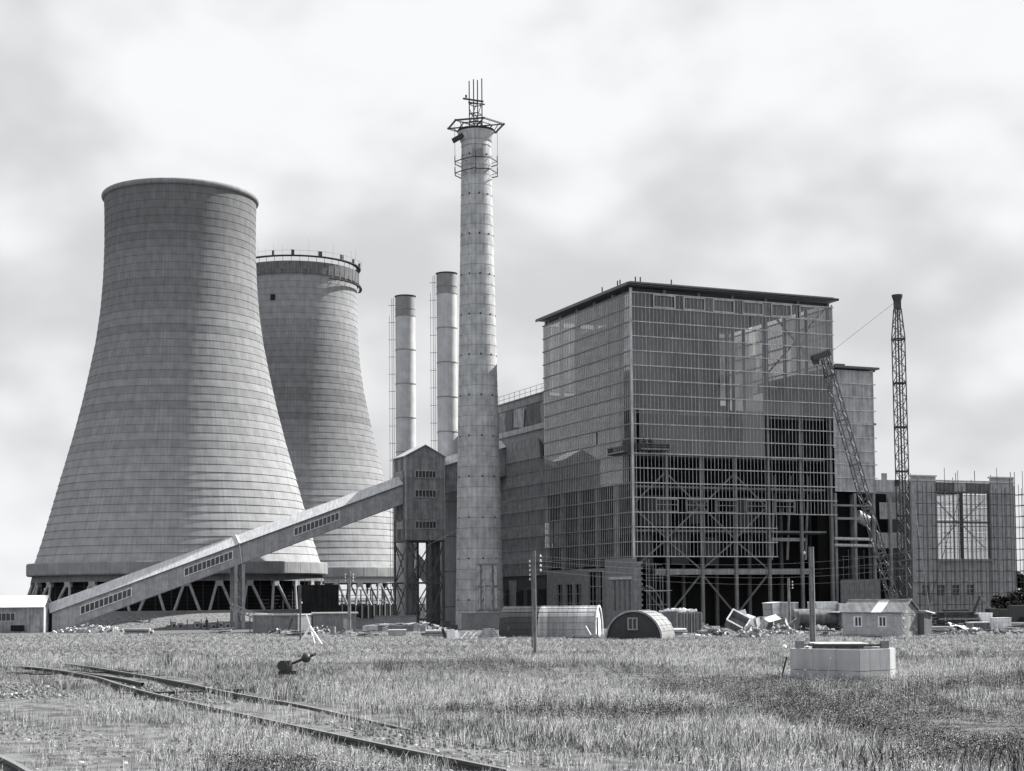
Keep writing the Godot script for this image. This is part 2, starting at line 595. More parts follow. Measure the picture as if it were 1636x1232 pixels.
# ---------------------------------------------------------------- boiler house
const P := 0.618       # pitch of the glazing bars
const R0 := 47.6       # top rail
const RH := 2.122      # height of a row of panes
var B0 := Vector3(17.35, 0, -219)
func cell_front(r: int, c: int) -> bool:
	if r > 10: return false
	if r >= 8 and c >= 36: return false
	if r == 1 and c == 32: return false
	if r >= 8 and c == 1: return false
	if r == 10 and c == 4: return false
	return true
func cell_left(r: int, c: int) -> bool:
	if r >= 8 and r <= 12 and c < 4: return r > 10 and c > 1
	if r == 9 and c == 18: return false
	if r >= 13:
		return (r == 15 or r == 16) and c > 38 and c != 44
	return true
func boiler_house() -> void:
	var t := thing("boiler_house", "tall boiler house under construction with partly glazed steel frame and flat overhanging roof", "power station building", B0, TH)
	var W := 56 * P
	var D := 30.6
	# frame
	for i in 7:
		var x := W * i / 6.0
		bx("column", Vector3(clampf(x, 0.35, W - 0.35), 23.7, -0.45), Vector3(0.42, 49.2, 0.42), M.steel2, t)
		if i != 0: bx("column", Vector3(clampf(x, 0.35, W - 0.35), 23.7, -D + 0.45), Vector3(0.4, 49.2, 0.4), M.dark_steel, t)
		if i > 0 and i < 6: bx("inner_column", Vector3(x, 8, -6.2), Vector3(0.5, 18, 0.5), M.steel, t)
	for i in range(1, 6):
		var z := -D * i / 5.0
		bx("column", Vector3(0.45, 23.7, clampf(z, -D + 0.45, 0)), Vector3(0.5, 49.2, 0.5), M.grey_steel, t)
		bx("column", Vector3(W - 0.45, 23.7, clampf(z, -D + 0.95, 0)), Vector3(0.4, 49.2, 0.4), M.dark_steel, t)  # end-wall columns coloured dark to read as silhouettes despite the sun
	# roof
	bx("roof_slab", Vector3(W / 2, 48.72, -D / 2), Vector3(W + 1.7, 0.32, D + 1.9), M.steel, t)
	bx("roof_kerb", Vector3(W / 2 + 0.3, 49.05, -D / 2 - 0.2), Vector3(W + 0.6, 0.3, D + 0.4), M.stack_dark, t)
	bx("eaves_gutter", Vector3(W / 2, 48.6, 0.85), Vector3(W + 1.4, 0.2, 0.2), M.steel, t)
	bx("eaves_gutter", Vector3(-0.9, 48.55, -D / 2), Vector3(0.2, 0.3, D + 1.6), M.steel, t)
	for q in [Vector3(0.6, 49.4, 0.5), Vector3(1.4, 49.4, 0.5), Vector3(-0.5, 49.4, -2.2), Vector3(-0.5, 49.4, -3.0), Vector3(-0.5, 49.4, -8), Vector3(6.5, 49.4, 0.5)]:
		bx("roof_peg", q, Vector3(0.14, 0.7, 0.14), M.dark_steel, t)
	bx("eaves_beam", Vector3(W / 2, 48.0, -0.75), Vector3(W - 1.0, 0.7, 0.2), M.dark_steel, t)  # beam and gutter darkened to stand for shade under the roof
	bx("eaves_beam", Vector3(0.8, 48.0, -D / 2), Vector3(0.2, 0.7, D - 1.5), M.dark_steel, t)
	# rails
	for r in 19:
		var y := R0 - r * RH
		var x1 := W + 0.35
		if r >= 16: x1 = 24.2
		bx("girt", Vector3(x1 / 2, y, 0.06), Vector3(x1, 0.14, 0.2), M.alu, t)
		bx("girt", Vector3(-0.06, y, -D / 2), Vector3(0.18, 0.15, D), M.grey_steel, t)
		if r < 6: bx("girt", Vector3(W + 0.06, y, -D / 2), Vector3(0.18, 0.15, D - 0.5), M.grey_steel, t)
		if r < 6: bx("girt", Vector3(W / 2, y, -D - 0.06), Vector3(W, 0.15, 0.18), M.grey_steel, t)
	bx("corner_post", Vector3(0.02, 28.6, 0.03), Vector3(0.28, 39.2, 0.26), M.alu, t)
	bx("corner_post", Vector3(W + 0.1, 37.0, 0.0), Vector3(0.2, 22.0, 0.2), M.alu, t)
	# bars between the panes
	for c in range(1, 56):
		var low := 9.4 if c * P < 24.2 else 15.77
		bx("glazing_bar", Vector3(c * P, (R0 + low) / 2, 0.02), Vector3(0.05, R0 - low, 0.06), M.bar, t)
	for c in range(1, 50):
		bx("glazing_bar", Vector3(-0.02, (R0 + 9.4) / 2 - 0.6, -c * 0.612), Vector3(0.06, R0 - 8.2, 0.05), M.bar, t)
	# panes: the nearest three hundred are parts, the rest one part
	var haze := noise(81, 0.075, 3)
	var dust := [st(), st(), st(), st()]
	var cnt := 0
	for c in 56:
		for r in 11:
			if not cell_front(r, c): continue
			var ctr := Vector3((c + 0.5) * P, R0 - (r + 0.5) * RH, 0.0)
			var k := clampi(int((1.7 if c < 30 else 2.6) + haze.get_noise_2d(c * 0.62, r * 2.0) * 3.2 + rng.randf_range(-0.35, 0.35)), 0, 3)
			if cnt < 300:
				bx("pane", ctr, Vector3(P - 0.08, RH - 0.17, 0.012), M["glass%d" % k], t)
				cnt += 1
			else: sbox(dust[k], ctr, Vector3(P - 0.08, RH - 0.17, 0.012))
	var pm := ArrayMesh.new()
	for k in 4:
		dust[k].generate_normals()
		dust[k].set_material(M["glass%d" % k])
		dust[k].commit(pm)
	put("panes", pm, null, t, Transform3D.IDENTITY, "stuff")
	var rest: SurfaceTool
	rest = st()
	for c in 50:
		for r in 18:
			if cell_left(r, c): sbox(rest, Vector3(0.0, R0 - (r + 0.5) * RH, -(c + 0.5) * 0.612), Vector3(0.012, RH - 0.16, 0.53))
	obj("side_panes", rest, M.left_glass, t, "stuff")
	rest = st()
	for r in 5:
		for c in 20: sbox(rest, Vector3(W, R0 - (r + 0.5) * RH, -(c + 0.5) * 1.52), Vector3(0.012, RH - 0.16, 1.44))
		for c in 22: sbox(rest, Vector3((c + 0.5) * W / 22, R0 - (r + 0.5) * RH, -D), Vector3(1.48, RH - 0.16, 0.012))
	obj("rear_panes", rest, M.clear_glass, t, "stuff")
	# opening lights
	for row in [0, 14]:
		for i in 6:
			var xa := 3.7 + i * 5.02
			var ya: float = R0 - row * RH
			if row == 14 and i > 4: continue
			var s := st()
			for q in [[xa + 1.75, ya - 0.2, 3.6, 0.16], [xa + 1.75, ya - RH + 0.15, 3.6, 0.14]]: sbox(s, Vector3(q[0], q[1], 0.19), Vector3(q[2], q[3], 0.12))
			for q in [xa, xa + 3.5]: sbox(s, Vector3(q, ya - RH / 2, 0.19), Vector3(0.15, RH - 0.3, 0.12))
			if row == 14: sbox(s, Vector3(xa + 1.75, ya - 1.0, 0.19), Vector3(3.5, 0.1, 0.1))
			obj("window_frame", s, M.alu if row == 0 else M.grey_steel, t)
	# diagonal braces inside the frame
	var cols := [1, 3]
	for c in cols:
		var xm: float = W * c / 6.0
		var dx := W / 6.0 - 0.3
		for q in [[21.5, 16.9], [12.2, 16.7], [11.7, 7.7]]:
			for sgn in [-1, 1]: br("brace", Vector3(xm + 0.2 * sgn, q[0], -0.75), Vector3(xm + dx * sgn, q[1], -0.75), 0.2, 0.2, M.steel2, t)
		for sgn in [-1, 1]: br("brace", Vector3(xm + 0.2 * sgn, 1.0, -0.75), Vector3(xm + dx * sgn, 6.6, -0.75), 0.24, 0.24, M.steel, t)
	for sgn in [0, 1]:   # seen through the panes of the far top corner
		br("brace", Vector3(W * 4 / 6.0, 36.6 if sgn == 0 else 47.6, -0.8), Vector3(W - 0.5, 47.6 if sgn == 0 else 36.6, -0.8), 0.2, 0.2, M.steel, t)
	bx("main_beam", Vector3(17.4, 7.2, -0.8), Vector3(27.0, 0.85, 0.4), M.grey_steel, t)
	bx("main_beam", Vector3(26.6, 12.0, -0.8), Vector3(6.0, 0.5, 0.4), M.grey_steel, t)
	for y in [13.2, 19.6, 24.2, 30.4]: bx("floor_edge", Vector3(W / 2, y, -1.6), Vector3(W - 1.2, 0.28, 0.3), M.grey_steel, t)
	# inside: floors, boiler casings, bunkers, coloured near-black for indoor shade
	for y in [7.0, 13.0, 19.4, 24.0]: bx("floor_slab", Vector3(W / 2, y, -D / 2 - 1.0), Vector3(W - 1.4, 0.3, D - 3.4), M.floor_slab, t)
	bx("boiler_casing", Vector3(W / 2, 15.5, -18.5), Vector3(W - 1.6, 33.0, 23.0), M.shaded_casing, t)
	bx("boiler_casing", Vector3(11.2, 38.8, -16), Vector3(14.6, 13.4, 19.5), M.shaded_casing, t)
	bx("bunker", Vector3(27.9, 27.6, -9.0), Vector3(12.2, 7.2, 13.0), M.shaded_casing, t)
	for q in [[4.0, 10.4, 2.0, 5.0], [9.5, 10.6, 3.0, 4.6], [15.0, 10.3, 2.2, 4.2], [20.5, 16.0, 3.4, 4.8], [6.0, 16.3, 4.0, 4.4], [12.5, 16.4, 2.4, 4.0]]:
		bx("ducting", Vector3(q[0], q[1], -4.6), Vector3(q[2], q[3], 2.4), M.dark_steel, t)
	for q in [[25.4, 3.2], [28.2, 3.2], [31.5, 3.4]]:
		var s := st()
		tube(s, Vector3(q[0], 9.0, -3.5), Vector3(q[0] + 1.8, 22.0, -5.0), 0.22, 0.22, 8)
		obj("pipe", s, M.grey_steel, t)
	# back and side walls below the annexes' roofs
	bx("rear_wall", Vector3(W / 2, 17.5, -D + 0.1), Vector3(W - 1.0, 37.0, 0.2), M.block_dark, t)
	# brickwork going up at the corner and along the left side
	var s := st()
	var fr := Transform3D(Basis(Vector3.UP, PI / 2), Vector3(0.1, 0, 0))
	var slits := []
	for i in 4: slits.append([0.9 + i * 1.55, 1.6, 1.45 + i * 1.55, 6.0])
	holed(s, fr, -0.3, -1.2, 9.0, 9.25, 0.4, slits)
	for k in 26:      # toothed end of the brickwork
		sbox(s, Vector3(0.55 + (0.25 if k % 2 else 0.0) * 0.5, -1.0 + k * 0.38, 0.12), Vector3(0.9 + (0.25 if k % 2 else 0.0), 0.36, 0.38))
	obj("brick_wall", s, M.brick2, t)
	bx("lintel", Vector3(-0.15, 6.35, -3.9), Vector3(0.25, 0.4, 7.0), M.concrete, t)
	s = st()
	var holes := []
	for i in 3: holes.append([17.2 + i * 3.3, 1.2, 19.4 + i * 3.3, 5.6])
	holes.append([10.0, 0.8, 14.6, 7.4])
	holed(s, fr, 9.2, -1.2, 29.6, 7.9, 0.35, holes)
	obj("brick_wall", s, M.brick, t)
	for h in holes:
		var n := 2 if h[2] - h[0] < 3 else 4
		for i in n + 1: bx("window_bar", Vector3(0.1, (h[1] + h[3]) / 2, -(h[0] + (h[2] - h[0]) * i / n)), Vector3(0.12, h[3] - h[1], 0.12), M.grey_steel, t)
		for j in 4: bx("window_bar", Vector3(0.1, h[1] + (h[3] - h[1]) * j / 3.0, -(h[0] + h[2]) / 2), Vector3(0.1, 0.1, h[2] - h[0]), M.grey_steel, t)
	# builders' scaffold at the foot of the corner
	for i in 3:
		for j in 2: br("scaffold_pole", Vector3(1.7 + i * 1.1, -1.2, 0.6 + j * 0.8), Vector3(1.7 + i * 1.1, 9.0 - i * 0.6, 0.6 + j * 0.8), 0.08, 0.08, M.grey_steel, t)
	for k in 5: br("scaffold_pole", Vector3(1.2, 0.6 + k * 1.9, 1.45), Vector3(5.0 - k * 0.3, 0.6 + k * 1.9, 1.45), 0.08, 0.08, M.grey_steel, t)
	br("scaffold_plank", Vector3(1.2, 4.5, 1.0), Vector3(5.4, 4.5, 1.0), 0.8, 0.08, M.pale_wood, t)
	br("scaffold_plank", Vector3(0.8, 0.7, 1.0), Vector3(4.0, 0.7, 1.0), 0.8, 0.08, M.pale_wood, t)
	s = st()
	for k in 9:
		var a := k * 0.19
		bar(s, Vector3(1.6 + 3.2 * sin(a), -1.0 + 6.2 * cos(a), 0.5), Vector3(1.6 + 3.2 * sin(a + 0.19), -1.0 + 6.2 * cos(a + 0.19), 0.5), 0.18)
	obj("curved_duct", s, M.grey_steel, t)

func annexes() -> void:
	# ---- lower block right of the boiler house
	var t := thing("boiler_house_annexe", "lower clad block adjoining the right side of the boiler house, open steelwork beneath", "power station building", B0, TH)
	var x0 := 35.1
	var x1 := 42.4
	var m := (x0 + x1) / 2
	bx("roof_slab", Vector3(m + 0.2, 38.55, -10.4), Vector3(x1 - x0 + 1.0, 0.3, 21.6), M.steel, t)
	bx("eaves_upstand", Vector3(x0 + 1.0, 38.85, -0.4), Vector3(1.6, 0.3, 1.0), M.steel, t)
	for r in 9:
		var y := 38.2 - r * 2.08
		for k in 4:
			var w := (x1 - x0) / 4
			bx("cladding_panel", Vector3(x0 + w * (k + 0.5), y - 1.04, -0.6), Vector3(w - 0.03, 2.06, 0.1), M.clad if (r * 3 + k) % 5 else M.clad2, t)
		bx("girt", Vector3(m + 0.2, y - 2.08, -0.48), Vector3(x1 - x0 + 0.6, 0.16, 0.14), M.alu, t)
		bx("cladding_panel", Vector3(x1, y - 1.04, -10.5), Vector3(0.1, 2.06, 19.8), M.clad, t)
	for y in [38.2, 30.0]: bx("girt_end", Vector3(x1 + 0.2, y, -0.4), Vector3(0.3, 0.2, 0.3), M.steel, t)
	bx("corner_bar", Vector3(x1 + 0.06, 28.7, -0.52), Vector3(0.12, 18.9, 0.12), M.alu, t)
	bx("parapet_band", Vector3(45.6, 20.4, -0.45), Vector3(6.3, 1.9, 0.5), M.clad2, t)
	bx("cladding_panel", Vector3(44.2, 20.9, -0.5), Vector3(1.0, 3.0, 0.1), M.clad2, t)
	bx("dark_vent", Vector3(46.3, 20.9, -0.16), Vector3(0.7, 1.0, 0.08), M.tar, t)
	bx("inner_casing", Vector3(41.0, 10.0, -12.0), Vector3(13.0, 19.0, 15.0), M.shaded_casing, t)  # near-black block painted as the shade of the open interior
	bx("upper_casing", Vector3(m, 28.8, -11.0), Vector3(x1 - x0 - 0.6, 18.4, 19.0), M.shaded_casing, t)
	for x in [35.2, 38.8, 42.3, 45.4, 48.2]: bx("column", Vector3(x, 9.0, -0.8), Vector3(0.42, 20.4, 0.42), M.grey_steel, t)
	for x in [36.6, 40.4, 43.8]: bx("column", Vector3(x, 9.0, -4.0), Vector3(0.4, 20.4, 0.4), M.steel, t)
	bx("beam", Vector3(38.2, 17.3, -0.7), Vector3(7.0, 0.3, 0.3), M.grey_steel, t)
	bx("beam", Vector3(37.8, 15.3, -0.7), Vector3(5.6, 0.35, 0.3), M.grey_steel, t)
	for y in [12.2, 11.2]:
		var s := st()
		tube(s, Vector3(34.6, y, -0.3), Vector3(41.8, y - 0.1, -0.3), 0.24, 0.24, 10)
		obj("pipe", s, M.concrete, t)
	var s := st()
	tube(s, Vector3(40.0, 15.9, -2.0), Vector3(41.9, 15.0, -2.0), 0.9, 0.9, 14)
	obj("vessel", s, M.stack, t)
	s = st()
	holed(s, Transform3D.IDENTITY, 35.4, -1.2, 42.6, 5.9, 0.3, [[41.0, 0.2, 41.8, 2.4]])
	obj("infill_wall", s, M.brick, t)
	for k in 14:
		br("scaffold_pole", Vector3(35.6 + k * 0.95, -1.2, 0.5), Vector3(35.6 + k * 0.95, 9.5 + (k % 3), 0.5), 0.06, 0.06, M.steel, t)
	for k in 6: br("scaffold_pole", Vector3(35.2, 0.7 + k * 1.75, 0.55), Vector3(48.6, 0.7 + k * 1.75, 0.55), 0.06, 0.06, M.steel, t)
	bx("sheeting", Vector3(45.6, 12.0, -1.0), Vector3(5.2, 2.4, 0.1), M.sheet, t)
	bx("sheeting", Vector3(45.9, 16.6, -1.0), Vector3(4.6, 2.6, 0.1), M.sheet, t)
	# ---- block behind, left of the boiler house
	t = thing("bunker_block", "long dark ribbed block behind the chimney running back from the glazed hall", "power station building", B0, TH)
	var bz0 := -30.7
	var bz1 := -57.0
	var mz := (bz0 + bz1) / 2
	var L := bz0 - bz1
	bx("block_body", Vector3(12.5, 17.4, mz), Vector3(23.0, 38.0, L), M.block_dark, t)
	bx("parapet", Vector3(0.9, 36.4, mz), Vector3(0.5, 1.3, L), M.sheet2, t)
	bx("roof_edge", Vector3(0.6, 37.1, mz), Vector3(0.4, 0.14, L), M.grey_steel, t)
	bx("sill_band", Vector3(0.55, 31.6, mz), Vector3(0.5, 0.9, L), M.clad2, t)
	bx("plain_panel", Vector3(0.8, 28.9, mz), Vector3(0.35, 4.5, L), M.sheet2, t)
	for i in 9:
		bx("upper_sheet", Vector3(0.85, 33.9, bz0 - (i + 0.5) * L / 9), Vector3(0.2, 3.6, L / 9 - 0.12), M.dark_sheet if i % 3 else M.sheet2, t)
	var rib := st()
	sbox(rib, Vector3.ZERO, Vector3(0.1, 2.14, L))
	for k in 88: sbox(rib, Vector3(-0.07, 0, -L / 2 + (k + 0.5) * L / 88), Vector3(0.08, 2.14, 0.15))
	rib.generate_normals()
	var rib_mesh := rib.commit()
	for r in 9:
		put("ribbed_sheet", rib_mesh, M.sheet if r % 2 else M.sheet2, t, Transform3D(Basis.IDENTITY, Vector3(0.8, 25.55 - r * 2.16, mz)))
		bx("girt", Vector3(0.62, 26.63 - r * 2.16, mz), Vector3(0.1, 0.12, L), M.grey_steel, t)
	for k in 12: br("rail_post", Vector3(0.8, 37.1, bz0 - k * L / 11.5), Vector3(0.8, 38.6, bz0 - k * L / 11.5), 0.05, 0.05, M.steel, t)
	for y in [37.9, 38.6]: br("hand_rail", Vector3(0.8, y, bz0), Vector3(0.8, y, bz1), 0.05, 0.05, M.steel, t)
	# hatch hanging open, loose sheets at the corner
	put("loose_sheet", box1, M.clad2, t, Transform3D(Basis(Vector3.BACK, 0.0) * Basis(Vector3.RIGHT, 0.12).scaled_local(Vector3(0.06, 3.2, 4.2)), Vector3(0.5, 33.9, -41.8)))
	for k in 3: br("loose_bar", Vector3(0.35, 29.5 - k * 0.5, -33.2 + k * 0.5), Vector3(0.3, 26.4, -32.4 + k * 0.4), 0.16, 0.3, M.dark_steel, t)
	# dark pockets in the ground storey
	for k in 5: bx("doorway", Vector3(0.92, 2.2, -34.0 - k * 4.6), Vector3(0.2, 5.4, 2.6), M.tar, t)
	bx("base_wall", Vector3(0.9, 4.0, -46.0), Vector3(0.16, 5.0, 3.0), M.brick, t)
	# lower stretch of the block further back
	t = thing("rear_block", "low dark block behind the chimney under the short upper gallery", "power station building", B0, TH)
	bx("block_body", Vector3(12.5, 11.0, -69.0), Vector3(23.0, 24.6, 23.8), M.block_dark, t)
	bx("roof_edge", Vector3(12.4, 23.4, -69.0), Vector3(23.4, 0.2, 23.9), M.steel, t)
	for k in 10: bx("wall_rib", Vector3(0.95, 11.0, -58.5 - k * 2.3), Vector3(0.12, 24.0, 0.2), M.tar, t)
	# workmen's cradles at the corner
	for i in 2:
		var c := thing("suspended_cradle", ["suspended work cradle hung on the glazed long face beside the corner", "suspended work cradle hung on the narrow left face beside the corner"][i], "cradle", B0 + Basis(Vector3.UP, TH) * ([Vector3(3.1, 24.6, 0.75), Vector3(-0.75, 24.3, -2.9)][i]), TH + (0.0 if i == 0 else PI / 2), "work cradles at the boiler house corner")
		var hl := 2.35 if i == 0 else 2.6
		bx("deck", Vector3(0, 0.05, 0), Vector3(hl * 2, 0.14, 0.8), M.dark_wood, c)
		for sgn in [-1, 1]:
			bx("toe_board", Vector3(0, 0.22, 0.4 * sgn), Vector3(hl * 2, 0.24, 0.05), M.wood, c)
			bx("guard_rail", Vector3(0, 1.0, 0.4 * sgn), Vector3(hl * 2, 0.14, 0.08), M.steel, c)
			bx("guard_rail", Vector3(0, 0.62, 0.4 * sgn), Vector3(hl * 2, 0.08, 0.06), M.steel, c)
			bx("end_frame", Vector3(hl * sgn, 0.55, 0), Vector3(0.12, 1.1, 0.85), M.dark_steel, c)
			br("rope", Vector3(hl * sgn * 0.9, 1.1, -0.2), Vector3(hl * sgn * 0.9, 24.0, -0.15), 0.03, 0.03, M.steel, c)
		for k in 6: bx("rail_post", Vector3(-hl + hl * 2 * (k + 0.5) / 6, 0.5, 0.4), Vector3(0.07, 1.0, 0.06), M.dark_steel, c)

func turbine_hall() -> void:
	var t := thing("turbine_hall", "brick hall at the right with tall glazed opening between two piers", "power station building", B0, TH)
	var x0 := 48.7
	var x1 := 68.9
	var s := st()
	var slits := [[53.6, 9.1, 64.2, 19.6]]
	for i in 4: slits.append([50.6 + i * 2.9, 3.4, 52.0 + i * 2.9, 5.0])
	holed(s, Transform3D(Basis.IDENTITY, Vector3(0, 0, -0.2)), x0, -1.3, x1, 21.2, 0.4, slits)
	obj("brick_wall", s, M.hall_brick, t)
	bx("brick_pier", Vector3(51.1, 10.35, 0.12), Vector3(4.7, 23.3, 0.24), M.hall_brick, t)
	t.get_child(t.get_child_count() - 1).name = "brick_pier"
	# the left pier has the low windows, so it is only built above and below them
	t.get_child(t.get_child_count() - 1).transform = Transform3D(Basis.from_scale(Vector3(4.7, 16.6, 0.24)), Vector3(51.1, 13.8, 0.12))
	bx("brick_pier", Vector3(66.6, 10.4, 0.12), Vector3(4.7, 23.4, 0.24), M.hall_brick, t)
	bx("frieze", Vector3(59.0, 20.4, 0.06), Vector3(10.6, 1.4, 0.2), M.dark_sheet, t)
	bx("frieze_panel", Vector3(58.2, 20.4, 0.2), Vector3(2.2, 1.3, 0.1), M.hall_brick, t)
	bx("coping", Vector3(58.8, 21.4, 0.05), Vector3(20.6, 0.22, 0.7), M.concrete, t)
	bx("coping", Vector3(51.1, 22.1, 0.05), Vector3(4.9, 0.22, 0.8), M.concrete, t)
	bx("coping", Vector3(66.6, 22.15, 0.05), Vector3(4.9, 0.22, 0.8), M.concrete, t)
	bx("sill", Vector3(58.9, 8.95, 0.15), Vector3(10.8, 0.3, 0.4), M.concrete, t)
	bx("roof_slab", Vector3(58.8, 21.0, -12.0), Vector3(20.0, 0.3, 23.0), M.floor_slab, t)
	# glazing of the opening
	bx("mullion", Vector3(58.6, 14.35, -0.2), Vector3(0.42, 10.5, 0.3), M.dark_steel, t)
	bx("mullion", Vector3(64.05, 14.35, -0.2), Vector3(0.3, 10.5, 0.3), M.dark_steel, t)
	bx("transom", Vector3(58.9, 14.9, -0.2), Vector3(10.6, 0.3, 0.26), M.steel, t)
	for i in 13: bx("glazing_bar", Vector3(53.9 + i * 0.83, 14.35, -0.15), Vector3(0.06, 10.5, 0.08), M.alu, t)
	for j in 6: bx("glazing_rail", Vector3(58.9, 9.2 + j * 2.0, -0.15), Vector3(10.6, 0.09, 0.09), M.alu, t)
	for i in 13:
		for j in 5: bx("pane", Vector3(53.5 + (i + 0.5) * 0.82, 9.25 + (j + 0.5) * 2.02, -0.22), Vector3(0.76, 1.94, 0.012), M.hall_glass, t)
	for q in [[54.0, 18.6, 58.3, 14.9], [63.8, 18.6, 59.0, 14.9], [54.0, 10.8, 58.3, 14.8], [63.8, 10.8, 59.0, 14.8]]:
		br("brace", Vector3(q[0], q[1], -0.8), Vector3(q[2], q[3], -0.8), 0.16, 0.16, M.steel, t)
	for sl in slits.slice(1):
		bx("low_window", Vector3((sl[0] + sl[2]) / 2, 4.2, -0.3), Vector3(1.4, 1.6, 0.06), M.window, t)
		bx("window_bar", Vector3((sl[0] + sl[2]) / 2, 4.2, -0.22), Vector3(0.1, 1.6, 0.06), M.concrete, t)
		bx("window_bar", Vector3((sl[0] + sl[2]) / 2, 4.4, -0.21), Vector3(1.4, 0.08, 0.06), M.concrete, t)
	# far side walls with their own tall glazing
	s = st()
	holed(s, Transform3D(Basis.IDENTITY, Vector3(0, 0, -23.4)), x0, -1.3, x1, 21.0, 0.4, [[50.0, 7.0, 68.0, 20.4]])
	holed(s, Transform3D(Basis(Vector3.UP, PI / 2), Vector3(x1 - 0.2, 0, 0)), 0.4, -1.3, 23.2, 21.0, 0.4, [[2.0, 7.0, 21.0, 20.4]])
	holed(s, Transform3D(Basis(Vector3.UP, PI / 2), Vector3(x0 + 0.2, 0, 0)), 0.4, -1.3, 23.2, 21.0, 0.4, [])
	obj("side_walls", s, M.brick, t)
	for i in 4: bx("rear_column", Vector3(52.0 + i * 4.6, 10, -22.9), Vector3(0.4, 22, 0.4), M.steel, t)
	# scaffolding round the front and right-hand end
	var c := thing("scaffolding", "tubular scaffolding covering the brick hall's front and right end", "scaffolding", B0, TH)
	for i in 28:
		var x := 49.0 + i * 0.86
		br("standard", Vector3(x, -1.2, 1.5), Vector3(x, 20.5 + (rng.randf() * 3.6 if i % 3 == 0 else rng.randf() * 0.8), 1.5), 0.06, 0.06, M.dark_steel, c)
		if i % 2 == 0: br("standard", Vector3(x + 0.4, -1.2, 0.75), Vector3(x + 0.4, 20.3 + rng.randf() * 0.8, 0.75), 0.06, 0.06, M.dark_steel, c)
	for j in 11:
		var y := 1.9 + j * 1.75
		br("ledger", Vector3(48.4, y, 1.58), Vector3(74.0, y + rng.randf_range(-0.1, 0.1), 1.58), 0.075, 0.075, M.dark_steel, c)
		for i in 8: br("putlog", Vector3(49.4 + i * 2.9, y + 0.08, 0.3), Vector3(49.4 + i * 2.9, y + 0.08, 1.7), 0.06, 0.06, M.dark_steel, c)
		br("ledger", Vector3(70.4, y, 1.6), Vector3(70.4, y, -20), 0.07, 0.07, M.dark_steel, c)
		if j % 3 == 1: br("plank", Vector3(49.0 + j, y + 0.1, 1.1), Vector3(60.0 + j * 0.8, y + 0.1, 1.1), 0.5, 0.05, M.wood, c)
	for i in 8: br("standard", Vector3(70.4 + (i % 2) * 1.3, -1.2, -1.2 - i * 2.4), Vector3(70.4 + (i % 2) * 1.3, 22.5 + rng.randf() * 2.0, -1.2 - i * 2.4), 0.08, 0.08, M.dark_steel, c)
	br("brace_tube", Vector3(49.4, -1, 1.65), Vector3(57.0, 19, 1.65), 0.06, 0.06, M.dark_steel, c)
